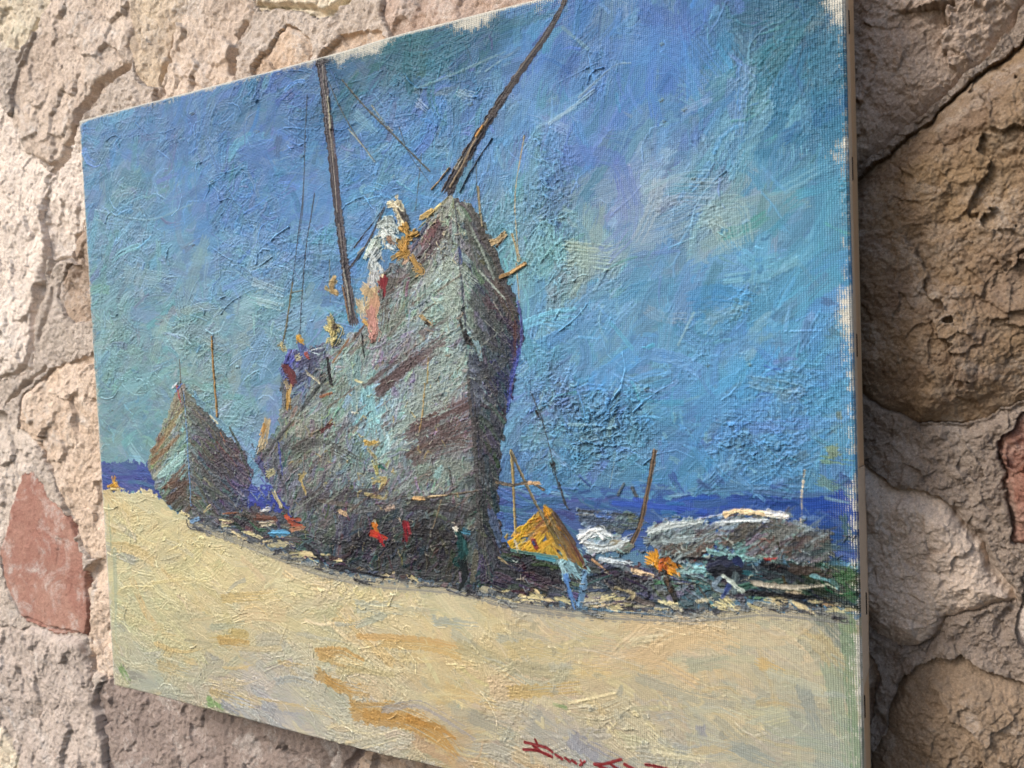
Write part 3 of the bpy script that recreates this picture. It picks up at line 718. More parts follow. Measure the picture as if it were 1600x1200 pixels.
for pts, w, c, ld in [
  ([(500,1020),(530,1016),(562,1032)],6,'bd8a48',.1), ([(505,1024),(545,1038),(560,1042)],5,'bd9c64',.1), ([(560,992),(640,998),(720,1010)],3.5,'c79a5c',.12), ([(600,1004),(680,1012),(715,1022)],5,'c6a468',.12),
  ([(500,1052),(530,1070),(570,1078)],7,'bf9250',.1), ([(512,1060),(545,1078)],5,'b88c4a',.1), ([(548,1086),(556,1106),(590,1124)],3,'bf9450',.12),
  ([(556,1108),(620,1112),(680,1142),(708,1172)],10,'bd8f4a',.09), ([(575,1118),(640,1130),(700,1166)],8,'b98844',.1), ([(640,1122),(690,1140),(708,1150)],4,'ad7a38',.12),
  ([(530,1046),(570,1044),(612,1052)],4.5,'b5aa80',.12), ([(360,985),(385,992),(330,1000)],4,'bfa562',.1), ([(345,1000),(385,1005)],6,'bc9656',.1), ([(250,1040),(290,1052)],7,'c7b384',.08), ([(350,935),(430,928)],6,'cdb274',.09),
  ([(330,1080),(400,1100)],5,'c3aa72',.08), ([(405,1090),(460,1100),(520,1118)],2.6,'cdb482',.15), ([(240,912),(300,905),(370,925)],3,'e0d19a',.3), ([(180,930),(200,918),(240,918)],2.4,'d9cf9e',.35), ([(180,940),(200,946)],2.2,'c6c294',.35),
  ([(290,1000),(330,1008),(290,1020)],3,'9c9a84',.15), ([(250,1025),(290,1038)],2.5,'d8d6bc',.3), ([(330,980),(380,975)],4,'a3ad9c',.15), ([(200,970),(260,985)],6,'c9c398',.1),
  ([(600,1108),(650,1100),(690,1118),(740,1150)],4,'9a9ca8',.08), ([(420,1105),(470,1112)],6,'a2a6ac',.08), ([(740,1120),(790,1140)],8,'98998f',.07), ([(720,1010),(780,1030)],7,'b2a882',.1), ([(680,970),(740,975)],5,'98a6a8',.12),
  ([(560,945),(620,950)],6,'a7b2ac',.1), ([(600,960),(560,975)],4,'98a5a0',.1), ([(800,1015),(830,1010),(870,1018)],8,'c5b280',.18), ([(820,1000),(855,1012),(880,1008)],2.4,'ded0a4',.35), ([(890,1010),(930,1014),(1000,1040)],2.5,'c0b8a6',.25),
  ([(800,1040),(890,1050)],7,'a5a288',.1), ([(900,1040),(945,1044)],6,'d8bd84',.1), ([(800,1080),(900,1072)],6,'c5a868',.1), ([(1010,1030),(1060,1000),(1120,1000)],9,'d2b890',.14), ([(1030,1010),(1090,990),(1140,1010)],8,'d4bc94',.14),
  ([(980,970),(1060,975)],8,'d6bc94',.1), ([(1080,1040),(1130,1035)],6,'a5ac98',.12), ([(1000,1060),(1080,1090),(1140,1100)],5,'a3a598',.09), ([(840,1130),(870,1150)],12,'a0a39c',.14), ([(900,1155),(960,1190)],8,'888da0',.08),
  ([(890,1095),(960,1080)],2.4,'dccfa4',.35), ([(930,1100),(890,1105)],2.2,'c8c2ac',.35), ([(1095,1140),(1100,1160)],4,'8b90a4',.1), ([(1120,1125),(1160,1160),(1200,1180)],4,'a5a698',.15), ([(1150,1170),(1200,1190)],6,'8f9a9a',.1),
  ([(866,1098),(884,1102)],3,'5c8450',.2), ([(1230,990),(1260,1000)],3,'d0c6a0',.2), ([(1255,1080),(1275,1130)],6,'8a9494',.06), ([(1290,960),(1320,990)],9,'6a7670',.06), ([(1300,1050),(1335,1180)],8,'8ea08c',.05), ([(1320,960),(1342,1200)],5,'6d8c6c',.05),
  ([(1190,1040),(1215,1050)],6,'d2b070',.16), ([(780,930),(850,940)],5,'d9c092',.15), ([(700,1075),(770,1100)],5,'d2b884',.14), ([(190,1045),(200,1062)],6,'5d8a4a',.12), ([(205,1055),(225,1062)],5,'8c8c88',.1), ([(328,1096),(345,1106)],6,'5f9450',.12),
  ([(180,860),(182,1000)],4,'a5b2a0',.05), ([(170,790),(175,870)],2.5,'9aa890',.06), ([(350,1100),(370,1112)],5,'888fa4',.1)]:
    stroke(pts, w * (1.45 if w > 3.2 else 1.0) + .3, hx(c), ld * .6, .72, .5, .06, BEACH, pick=.25, ragged=.4)
for _ in range(46):
    x_, y_ = RNG.uniform(190, 1310), 0
    y_ = RNG.uniform(np.interp(x_, [190, 700, 1310], [830, 950, 985]), np.interp(x_, [190, 700, 1310], [1060, 1190, 1210]))
    l_ = RNG.uniform(25, 90)
    stroke([(x_, y_), (x_ + l_ * .5, y_ + l_ * .05 + RNG.normal() * 6), (x_ + l_, y_ + l_ * .16 + RNG.normal() * 8)], RNG.uniform(3, 8), hx(['a9b0ac', '9ba4a8', 'e4dab4', 'dfd3a6', 'b5b8a6', 'd9c088', 'cdb078'][RNG.integers(7)]), .09, RNG.uniform(.35, .75), .8, .07, BEACH, clip=beach_mask, ragged=.6, pick=.25)
scumble(560,925,150,26,60,['dccf9f','cfc596','d8caa0','bcb894'],(1.4,3.4),(.1,.28),10,.8,BEACH)
scumble(300,850,60,30,26,['e0d3a4','d5c898'],(1.6,3.4),(.1,.28),10,.8,BEACH)
scumble(800,1000,260,60,60,['dccda0','cabf98','b2ac92'],(1.6,4),(.08,.22),-5,.6,BEACH)
scumble(1000,1120,260,60,60,['d0c49c','bab498','a2a498'],(1.6,4),(.08,.22),-5,.6,BEACH)

# ---- shadowed ground under the boats
shade_mask = poly_mask([(292,800),(330,792),(400,792),(470,800),(560,820),(740,830),(790,850),(900,862),(1000,880),(1110,880),(1340,880),(1345,950),(1240,948),(1180,935),(1100,955),(1010,952),(900,944),(800,934),(730,915),(640,908),(540,890),(450,862),(380,836),(310,818)], 16, 3)
LAB[shade_mask > .5] = SHADE
shade_f = Field([(320,806,'5c6670'),(380,815,'545458'),(440,840,'4c5258'),(520,870,'43464a'),(600,895,'5c6066'),(680,905,'64665e'),(760,905,'3c4048'),(840,900,'34343a'),(900,930,'505660'),(980,900,'35343c'),(1000,940,'5c646c'),(1060,945,'646a70'),(1150,905,'2c3440'),(1160,945,'5f6468'),(1240,925,'2a2c34'),(1320,920,'25362f'),(1330,890,'2c4a34'),(1100,900,'47707c')])
undercoat(shade_mask, shade_f)
fill(shade_mask, 520, (1.6, 4.5), (5, 20), -8, shade_f, [('1c1c24', .75), ('7c868e', .55), ('3c6a84', .55), ('a89f84', .4), ('54433c', .5)], .16, (.08, .35), .5, (.7, 1), spread=24)

SHORE = np.array([(300,812),(360,832),(430,858),(500,884),(600,905),(720,916),(800,936),(900,946),(1010,955),(1110,956),(1200,950),(1330,958)], float)
stroke([tuple(p) for p in SHORE + np.array([0, -2])], 7, hx('6f6e6c'), .08, .55, .6, .1, SHADE, ragged=.6, col2=hx('48484e'))
stroke([tuple(p) for p in SHORE + np.array([0, 9])], 8, hx('b5ae98'), .08, .7, .5, .1, BEACH, ragged=.6, col2=hx('7f8080'))
for _ in range(150):
    t_ = RNG.uniform(0, len(SHORE) - 1.01); i_ = int(t_); p_ = SHORE[i_] * (1 - t_ + i_) + SHORE[i_ + 1] * (t_ - i_)
    up = RNG.random() < .5
    p_ = p_ + np.array([RNG.normal() * 8, (-RNG.uniform(0, 20) if up else RNG.uniform(-4, 9))])
    c_ = (['dccf9f', 'cfc596', 'b9b39a', 'd8c79c'] if up else ['4a4e56', '5c646c', '33343c', '7c7f7c', '6a7888'])[RNG.integers(4)]
    dab([tuple(p_), tuple(p_ + np.array([RNG.uniform(8, 30), RNG.normal() * 4 + 3]))], RNG.uniform(1.6, 4.5), c_, .16, BEACH if up else SHADE, 3, .8, .6, .7)
# ---- the small beached boat
boat_mask = poly_mask([(282,598),(262,650),(240,702),(231,722),(244,760),(258,784),(298,812),(340,806),(388,790),(395,735),(378,702),(342,668),(304,622)], 9, 4)
LAB[boat_mask > .5] = BOAT
boat_f = Field([(275,640,'8a8068'),(258,690,'8c8468'),(280,680,'7fa09c'),(246,720,'7c6e5c'),(275,730,'86aaa8'),(285,770,'5c5048'),(270,760,'5f544c'),(262,745,'7f9c98'),(310,660,'55534f'),(320,720,'4d4c48'),(350,710,'504448'),(372,740,'544a52'),(330,770,'55544c'),(375,775,'4c5070'),(340,690,'4b4a48'),(360,780,'42424a')])
def boat_ang(x, y): return 46 if x < pc((293, 700))[0] else -40
boat_f.c = np.clip(boat_f.c * np.array([1.04, 1.10, 1.17]), 0, 1)
undercoat(boat_mask, boat_f)
fill(boat_mask, 420, (1.4, 4.2), (5, 18), boat_ang, boat_f, [('3c3a38', .5), ('8c8a78', .5), ('6a3c3c', .4), ('5a6a90', .35)], .10, (.08, .3), .5, (.7, 1), spread=16)
for pts, w, c, ld in [([(289,612),(294,690),(300,790)],1.7,'6488b4',.3), ([(284,600),(292,640)],1.8,'3e3c3a',.3), ([(278,604),(284,628)],2.6,'a04a4c',.35), ([(270,606),(278,598)],2.6,'c4ccd6',.3), ([(285,600),(276,612)],2,'4464b0',.3),
   ([(240,712),(248,690),(252,672)],1.4,'8c3c3c',.25), ([(262,655),(274,700)],2,'8c9c90',.2), ([(258,742),(286,720)],4,'8fb4b0',.2), ([(256,768),(286,738)],3,'82a8a6',.2), ([(268,760),(290,752)],6,'5a4a44',.2),
   ([(305,640),(350,690),(380,720)],1.6,'807a6a',.25), ([(340,690),(372,728)],1.4,'6e3c3e',.25), ([(330,650),(342,662)],2.2,'c5bda2',.3), ([(345,676),(352,690)],2,'9c6850',.3), ([(360,668),(376,700),(390,740)],3,'48504a',.3),
   ([(320,800),(330,790)],3,'c8b890',.4), ([(285,800),(296,806)],3.2,'d0c498',.4), ([(300,815),(312,810)],4,'6a8cb0',.3), ([(292,812),(296,824),(306,828),(318,828)],1.8,'3c3e42',.4), ([(340,805),(350,832),(352,845)],1.5,'4c4c4c',.3), ([(350,802),(372,800)],2,'8c5c44',.3)]:
    stroke(pts, w, hx(c), ld * .7, .9, .3, .1, BOAT, ragged=.5, rimk=.2)
stroke([(333,526),(335,580),(341,650)], 2.6, hx('6c5a48'), .4, 1, .1, .14, BOATMAST, col2=hx('98784c'))
stroke([(281,562),(283,600)], 1.6, hx('5c5850'), .2, .8, .4, .14, 54)
for a_, b_, c_ in [((240,708),(272,664),'7c6450'),((238,724),(280,682),'86705a'),((258,764),(290,730),'6a5248'),((264,786),(294,758),'5c4c46'),((250,744),(288,706),'8fb0b0'),((262,676),(284,640),'8c8468')]:
    dab([a_, ((a_[0] + b_[0]) / 2, (a_[1] + b_[1]) / 2), b_], 5, c_, .12, BOAT, 3, .6, .5, .75)
scumble(300,720,70,90,60,['8c8c7c','5a564e','4a4844','9aa39a'],(.9,2),(.2,.45),40,.75,BOAT,boat_mask)

for _ in range(34):
    x_, y_ = RNG.uniform(372, 432), RNG.uniform(690, 800)
    dab([(x_, y_), (x_ + RNG.normal() * 8, y_ + RNG.uniform(8, 26))], RNG.uniform(1.2, 3), ['5c5c60', '6c7480', '4c4c54', '7d8a94', '54484c', '5a64a0'][RNG.integers(6)], .14, SHADE if y_ > 760 else BOAT, 2, .7, .5, .7)
# ---- the great ship: dark far side of the stern first, then hull
ship_poly = [(703,302),(738,318),(757,352),(776,392),(786,420),(802,452),(814,490),(817,522),(809,562),(801,604),(791,646),(784,700),(779,752),(778,800),(786,862),(770,905),(738,918),(660,902),(560,884),(500,856),(462,806),(440,776),(412,742),(400,716),(408,698),(436,664),(440,620),(438,575),(452,546),(476,546),(520,530),(556,520),(576,498),(588,466),(596,430),(640,386),(668,346)]
ship_mask = poly_mask(ship_poly, 9, 7)
LAB[ship_mask > .5] = SHIP
STEM0 = pcs([(712,318),(722,420),(731,540),(739,640),(746,740),(748,880)])
ship_f = Field([(690,350,'7b7a6a'),(660,380,'5c4c4e'),(690,330,'6f6c58'),(640,420,'5c5a54'),(620,450,'55504c'),(660,440,'6c6c62'),(700,420,'85897c'),(700,460,'8a9488'),(720,440,'90988c'),(640,480,'707468'),(610,490,'6a6c62'),
  (680,520,'7d8a82'),(715,520,'8a9690'),(600,540,'64625a'),(640,560,'63585a'),(600,580,'5c5658'),(690,560,'828e88'),(720,590,'7d8880'),(560,560,'70766c'),(540,580,'7c8478'),(560,620,'6c8a90'),(580,640,'7aa0a4'),(530,640,'70766a'),(500,620,'5e6258'),
  (620,640,'83918c'),(670,640,'84918a'),(720,640,'6e605e'),(690,660,'6a5a58'),(730,680,'584a4a'),(650,680,'74807a'),(600,680,'7d918c'),(540,690,'5c6460'),(480,680,'5c564c'),(460,660,'625e50'),(500,720,'4e4c46'),(440,700,'3e3c3c'),(430,740,'48484a'),
  (560,740,'565c58'),(620,730,'5a5a56'),(680,730,'6c706a'),(720,740,'6a6c66'),(640,760,'565450'),(700,770,'5a5650'),(480,780,'4a4644'),(540,800,'484446'),(600,820,'423e40'),(660,830,'3c3638'),(700,850,'403c3c'),(560,860,'3e4044'),(640,880,'403f40'),
  (730,860,'52504a'),(750,890,'4c5058'),(740,540,'4a5254'),(740,440,'50565a'),(750,380,'5c605c'),(770,420,'545250'),(780,480,'504a48'),(790,530,'4a4c50'),(770,580,'464b4e'),(760,650,'3e4044'),(770,700,'40424a'),(760,760,'3c3c40'),(765,820,'45444a'),
  (805,500,'4a4450'),(806,540,'3f4470'),(790,600,'40446c'),(470,580,'40425a'),(455,560,'464c86'),(480,560,'3e3e46'),(500,600,'505048')])
# lit side lighter, shaded side of the painted hull darker and cooler
lum_ = ship_f.c.mean(1)
left_side = ship_f.p[:, 0] < np.interp(ship_f.p[:, 1], STEM0[:, 1], STEM0[:, 0])
low_ = sstep(pc((560, 770))[1], pc((560, 830))[1], ship_f.p[:, 1])
k_ = np.where(left_side, (np.clip(lum_ / .45, .3, 1.6) ** -.32) * 1.10 * (1 - low_) + .70 * low_, .90)
ship_f.c = np.clip(ship_f.c * k_[:, None] * np.where(left_side[:, None], np.array([[1.12, 1.20, 1.29]]), np.array([[.88, .93, 1.0]])), 0, 1)

stemx = [(712,318),(722,420),(731,540),(739,640),(746,740),(748,880)]
STEM = pcs(stemx)
def ship_ang(x, y):
    sx = np.interp(y, STEM[:, 1], STEM[:, 0])
    if x < sx: return 42 if RNG.random() < .62 else 80
    return 108 if RNG.random() < .6 else -50
undercoat(ship_mask, ship_f)
fill(ship_mask, 900, (3, 7), (8, 26), ship_ang, ship_f, [('4a4a48', .25), ('9aa8a4', .3), ('5a484c', .2), ('5f8490', .3)], .06, (.05, .16), .45, (.75, 1), spread=16, wet=.1)
fill(ship_mask, 1500, (1.2, 3.2), (4, 14), ship_ang, ship_f, [('3e4044', .35), ('bcc4bc', .45), ('5c4448', .2), ('6a94a0', .35), ('a8985f', .2)], .12, (.08, .28), .6, (.45, .9), spread=24, wet=.05, two=.15)
LEFT = ship_mask * (GX < np.interp(np.arange(NY), STEM[:, 1], STEM[:, 0])[:, None])
RIGHTF = ship_mask * (GX > np.interp(np.arange(NY), STEM[:, 1], STEM[:, 0])[:, None] + 3)
fill(RIGHTF, 260, (2, 5), (6, 22), ship_ang, ship_f, [('2a2c32', .5), ('6c7270', .3)], .08, (.05, .18), .5, (.6, .95), spread=16, wet=.05)
# the clean light planking beside the stem, and the plum bands that cross it
for pts, w, c, al in [([(700,455),(722,445)],12,'8f9c94',.8), ([(690,500),(724,480)],12,'8c9a92',.8), ([(676,545),(728,515)],10,'86948e',.7), ([(660,590),(730,560)],13,'8a9892',.8), ([(640,635),(732,598)],13,'8d9b96',.8), ([(620,668),(700,640)],10,'8a9994',.75),
   ([(646,668),(690,650),(736,628)],9,'5c484a',.85), ([(660,695),(738,668)],9,'564446',.8), ([(648,722),(700,704),(740,694)],8,'5e5052',.7), ([(596,606),(650,562),(694,528)],8,'5f5052',.75), ([(660,745),(735,728)],11,'747e78',.7),
   ([(560,590),(556,640)],8,'76878a',.6), ([(574,600),(580,660)],8,'7ba4ac',.6), ([(540,600),(520,640)],10,'70786e',.6), ([(610,520),(640,470)],9,'686a62',.6), ([(630,560),(670,510)],8,'77807a',.6)]:
    stroke(pts, w, hx(c), .12, al, .5, .10, None, clip=LEFT, ragged=.5, pick=.1)
for pts, w, c, ld in [
  # bands of the hull
  ([(592,612),(640,572),(690,535)],4.5,'5e4e50',.15), ([(600,600),(650,560)],4,'5a4a4c',.15), ([(640,682),(690,660),(735,634)],6,'5a4848',.14), ([(690,672),(738,655)],5,'544444',.14), ([(640,712),(700,690),(740,690)],4,'5c4e4c',.14), ([(610,600),(585,622)],4,'584c4c',.14),
  ([(700,420),(728,440)],9,'8f9b90',.14), ([(706,470),(728,500)],8,'93a096',.14), ([(690,560),(730,560)],7,'8b9892',.14), ([(660,620),(700,600)],7,'8c9892',.14), ([(640,650),(690,630)],6,'8a9892',.14),
  ([(560,560),(556,620),(566,660)],4,'6f8c90',.18), ([(575,615),(580,650)],6,'79a4ac',.2), ([(582,640),(586,676)],4,'86b2b6',.2), ([(556,600),(560,640)],2,'a3b4b0',.25), ([(660,740),(700,735)],8,'73807a',.16), ([(684,742),(690,735)],4,'86b0b4',.2), ([(700,725),(725,735)],6,'6f7670',.16),
  ([(690,360),(672,390),(655,410)],6,'4c3a42',.16), ([(684,350),(664,380)],4,'6a4046',.14), ([(668,352),(648,388)],3,'39405c',.16),
  ([(600,420),(612,400),(625,410)],8,'46444a',.16), ([(610,440),(600,470),(596,500)],7,'544e48',.16),
  # stem and cutwater
  ([(712,312),(718,380),(722,440)],1.8,'3e4048',.35), ([(722,430),(729,520),(736,600)],2.2,'3c4454',.3), ([(719,385),(722,410)],2.4,'3c4c80',.25), ([(734,590),(742,680),(748,760),(750,850)],5,'403f3f',.25), ([(744,640),(752,720),(756,800)],5,'3a3a3e',.25), ([(728,520),(732,535)],3.4,'2c2c30',.4),
  ([(740,560),(744,640)],5,'434a5a',.15), ([(716,318),(746,372),(768,420),(788,470)],2.6,'8a968e',.28), ([(736,322),(762,376),(786,430),(804,480)],4,'4c4a48',.25), ([(752,360),(776,400),(790,440)],4,'56524c',.2), ([(775,440),(800,490),(810,520)],4,'5a4a46',.2),
  ([(810,470),(816,505),(815,540)],2.6,'4a4c88',.2), ([(812,545),(800,590),(793,640)],3.2,'4450a0',.14), ([(806,500),(806,560)],3,'5a3e3c',.2), ([(740,470),(790,520)],5,'4e5454',.14), ([(745,520),(785,545)],5,'525654',.14), ([(750,590),(790,560)],4,'4a4e50',.14),
  ([(758,500),(800,540)],1.2,'8a8f88',.25), ([(752,540),(790,512)],1.2,'7d827c',.25), ([(772,470),(790,500)],1.2,'8c8a80',.25), ([(748,420),(790,466)],1.4,'8c9690',.3), ([(730,345),(750,420)],4,'50524f',.25),
  # gunwale and stern
  ([(702,308),(680,332),(662,352),(645,368)],2.6,'8f8662',.4), ([(690,318),(668,340)],1.8,'c9b984',.4), ([(576,500),(540,545),(512,580),(508,590)],2.4,'5e463e',.4), ([(546,528),(520,565)],1.6,'8c6c54',.35), ([(508,590),(470,640),(430,690),(404,722)],3.4,'3a3c40',.4), ([(470,640),(430,700)],1.4,'7c7a6a',.3),
  ([(450,560),(446,580)],6,'3f478c',.2), ([(470,560),(500,548)],7,'43435c',.2), ([(455,600),(490,575)],7,'3a3a42',.25), ([(476,548),(504,542)],1.2,'c5d2da',.35), ([(480,545),(500,552)],1.0,'b5c8d6',.3), ([(440,600),(452,640)],5,'5c5e58',.2),
  ([(512,560),(520,600)],3,'2e3034',.3), ([(566,520),(570,555)],1.6,'26282c',.35),
  # lower hull
  ([(480,786),(540,770),(600,768)],5,'444044',.2), ([(500,780),(560,790)],4,'6a6058',.25), ([(460,700),(500,690),(560,720)],5,'4c4e4c',.2), ([(430,720),(450,770)],4,'42444a',.25), ([(405,720),(420,760)],5,'44487c',.18), ([(436,690),(442,740)],2.4,'46509c',.2), ([(428,770),(440,790)],3,'a39c80',.4),
  ([(640,790),(700,790),(740,800)],5,'3a383a',.2), ([(640,830),(720,840)],5,'2c2a2e',.2), ([(560,840),(630,850)],5,'2c2c30',.2), ([(500,840),(560,850)],5,'33363a',.3), ([(560,796),(620,790)],4,'6c7074',.3), ([(600,890),(700,900)],4,'4c4e50',.25),
  ([(752,800),(756,850),(764,900)],4,'5a5a54',.25), ([(768,800),(780,840),(790,870)],3.6,'4c6288',.2), ([(745,860),(740,905)],4,'5c5c54',.3), ([(500,868),(480,850)],4,'34363c',.3), ([(530,882),(600,900)],2.5,'2c2e34',.3),
  # ochre flecks down the side
  ([(572,690),(590,692)],4,'b59a5c',.4), ([(576,700),(588,715),(594,735)],3.4,'a08c58',.4), ([(585,750),(602,748),(596,762)],4.4,'b49a52',.4), ([(573,770),(600,778),(606,770)],4.2,'b09c5e',.4), ([(588,722),(592,745)],3,'8c8a5c',.35), ([(594,728),(604,732)],2.6,'3c6a60',.35),
  ([(665,600),(662,640),(656,676)],1.7,'94794a',.4), ([(670,560),(668,600)],1.2,'8c7c54',.35), ([(660,495),(672,505)],3,'a38f6c',.4), ([(666,502),(672,508)],2,'3a342e',.4), ([(502,618),(520,612)],2.2,'86604c',.35), ([(503,672),(520,660)],3.4,'5a3a3c',.3), ([(550,642),(560,644)],1.6,'d2d6cc',.4), ([(481,580),(500,596)],1.8,'b4b09c',.4), ([(556,592),(566,596)],2,'c8c49c',.4), ([(470,745),(480,770)],1.6,'a08c5c',.35), ([(530,796),(542,800)],3,'b0987c',.35), ([(604,795),(616,792)],3,'a8968a',.35),
  # beam in front of the bow, props
  ([(645,780),(680,776),(720,770),(748,766)],2.6,'54483c',.5), ([(648,779),(664,780)],2.2,'b09066',.5), ([(670,776),(700,773)],1.2,'a89474',.4), ([(690,782),(682,810),(672,836)],1.6,'8a7860',.4), ([(702,730),(708,765)],1.5,'403e3c',.35), ([(655,810),(640,845),(630,858)],1.5,'4a403c',.35), ([(720,500),(726,524)],2,'3c4040',.3)]:
    if len(pts) == 2 and w < 4.6 and ld >= .3: dab(pts, w * 1.05, c, ld * .45, SHIP)
    else: stroke(pts, w * (1.9 if w >= 3.4 and ld < .25 else 1.1), hx(c), ld * .6, .72 if w >= 3.4 else .9, .5, .12, SHIP, clip=ship_mask if w >= 3.4 else None, ragged=.5, pick=.15, rimk=.2)
for _ in range(110):
    x_, y_ = RNG.uniform(450, 735), RNG.uniform(430, 800)
    l_ = RNG.uniform(14, 46)
    c_ = ['5c4a48', '64524e', '4c4244', '8f9a90', '9aa69e', '54484c', '7a8c90', '6a5850'][RNG.integers(8)]
    stroke([(x_, y_), (x_ + l_ * .5, y_ - l_ * .36), (x_ + l_, y_ - l_ * .7)], RNG.uniform(1.6, 4.4), hx(c_), .14, .62, .6, .12, None, clip=LEFT, ragged=.7, pick=.15)
scumble(560,700,120,110,170,['8c9890','55585a','3f4244','a0a690','6f8c90','98885c'],(.9,2.2),(.1,.26),50,.65,SHIP,ship_mask)
scumble(680,560,70,150,150,['a3aca0','757c74','5a585a','93a09a','84705f'],(.8,1.7),(.18,.42),50,.65,SHIP,ship_mask)
scumble(600,850,120,50,120,['3a3c42','55565a','2c2c30','807c70','5a6870'],(.9,2.0),(.25,.5),10,.8,SHIP,ship_mask)
scumble(690,370,40,60,60,['8c8a78','4c464a','b0aa90','5c5a58'],(.8,1.8),(.25,.5),50,.8,SHIP,ship_mask)
scumble(770,620,26,170,70,['5a5e60','36383c','4c4c50','70716c'],(.8,1.6),(.15,.35),100,.7,SHIP,ship_mask)

# ---- rigging, mast, bowsprit
RIGC = [
  ([(481,146),(477,230),(474,300),(466,370),(458,440),(446,520),(441,542)],1.0,'4a5666'), ([(492,300),(486,340),(478,400),(472,470),(469,530)],1.0,'4c5664'), ([(475,290),(472,340),(462,400)],.9,'586472'),
  ([(458,440),(448,510),(442,538)],1.5,'7c7660'), ([(458,455),(474,452)],1.0,'6c6a5c'), ([(512,120),(534,170),(560,215),(588,252)],1.0,'566268'), ([(536,124),(570,165),(600,195),(640,236),(672,268)],1.3,'5a5c58'), ([(545,200),(566,225),(586,252)],1.0,'c9cfc2'), ([(582,165),(600,190),(615,205)],1.0,'b0b2a0'),
  ([(625,200),(640,240),(672,285)],.9,'4f6478'), ([(748,292),(751,325),(755,352)],1.5,'8f8468'), ([(820,210),(806,300),(810,380),(816,405)],.9,'c3b494'), ([(745,250),(746,290)],.9,'5a7080'), ([(802,365),(808,385),(812,405)],1.5,'c2ad84'), ([(808,410),(812,470)],1.0,'bfb49c'),
  ([(830,610),(848,655),(868,735),(874,762)],.9,'46505a'), ([(838,640),(846,655)],1.8,'2c2c30'), ([(864,722),(868,736)],2.4,'24262c'), ([(660,240),(650,330)],.8,'5f7480'), ([(555,385),(600,330)],1.6,'4c4a4e'), ([(545,420),(575,380),(602,325)],1.8,'44444a'), ([(560,395),(570,385)],1.2,'a8a8a0'), ([(516,404),(516,470)],1,'7d8a86')]
for pts, w, c in RIGC: stroke(pts, w * 1.55, hx(c) * .88, .18, .95, .35, .15, RIG, ragged=.4)
for pts, w, c in [([(770,378),(780,374),(791,364)],4.4,'b09a76'), ([(778,384),(788,372)],2,'6a5a4a'), ([(783,432),(800,424),(822,410)],3.0,'8a6e4a'), ([(800,424),(822,411)],1.8,'c2a070'), ([(782,436),(800,430)],1.6,'2e2a28')]:
    stroke(pts, w, hx(c), .5, 1, .2, .12, SHIP)
mast = [(501,90),(507,130),(513,185),(520,250),(527,310),(535,370),(541,420),(547,470),(553,500)]
def spar(path, w, cols, lab, taper=0.0, n=26, ld=.2):
    P = smooth_path(np.array(path, float), 8)
    stroke(path, w, hx(cols[0]), ld, 1, .05, .18, lab, ragged=.35, taper=taper, col2=hx(cols[1]))
    for _ in range(n):
        i = RNG.integers(0, len(P) - 5); j = min(len(P) - 1, i + RNG.integers(4, 14))
        k = 1 - taper * i / len(P)
        off = RNG.normal(size=2) * w * .42 * k
        stroke([tuple(v) for v in P[i:j:2] + off * (np.array([1, .35]))], w * RNG.uniform(.18, .5) * k, hx(cols[RNG.integers(len(cols))]) * (1 + RNG.normal() * .1), ld * RNG.uniform(.5, 1.3), .9, .4, .14, lab, ragged=.6)
spar(mast, 7.8, ['454148', '59565c', '3c3a40', '5c565c', '443c44', '6a6462'], MAST)
stroke([(505,95),(508,130),(516,190),(522,260),(528,330)], 1.2, hx('a8a298'), .3, .7, .5, .15, MAST)
stroke([(514,150),(519,200)], 1.8, hx('9c9a84'), .45, .9, .4, .15, MAST)
stroke([(520,185),(527,260),(531,330)], 1.6, hx('5c444c'), .3, .7, .5, .15, MAST)
stroke([(540,420),(546,460),(549,490)], 1.8, hx('aaa79c'), .5, .9, .4, .15, MAST)
stroke([(536,445),(541,470),(545,500)], 2.2, hx('8c6c50'), .3, .8, .4, .15, MAST)
stroke([(498,98),(503,92),(512,95)], 4, hx('5c585c'), .3, .9, .3, .15, MAST)
bs = [(702,296),(716,268),(745,218),(780,162),(812,112),(850,58),(876,14),(886,-10)]
spar(bs, 8.8, ['3f3e46', '504a4c', '36363c', '5a5654', '48423e'], BOWSPRIT, .62)
stroke([(705,292),(722,262),(742,222),(764,186)], 1.8, hx('9c8a70'), .3, .8, .5, .15, BOWSPRIT)
stroke([(714,262),(724,246)], 3, hx('a9a59a'), .45, .9, .4, .15, BOWSPRIT)
stroke([(745,212),(756,196)], 1.8, hx('c08a48'), .5, .9, .3, .15, BOWSPRIT)
stroke([(804,118),(830,82),(850,56),(872,18)], 1.2, hx('a09a90'), .3, .7, .5, .15, BOWSPRIT)
stroke([(676,296),(690,280),(704,262)], 1.4, hx('b48a50'), .45, .9, .3, .15, BOWSPRIT)
stroke([(720,300),(740,262),(770,215)], 1.6, hx('2c2c32'), .5, .9, .3, .15, BOWSPRIT)

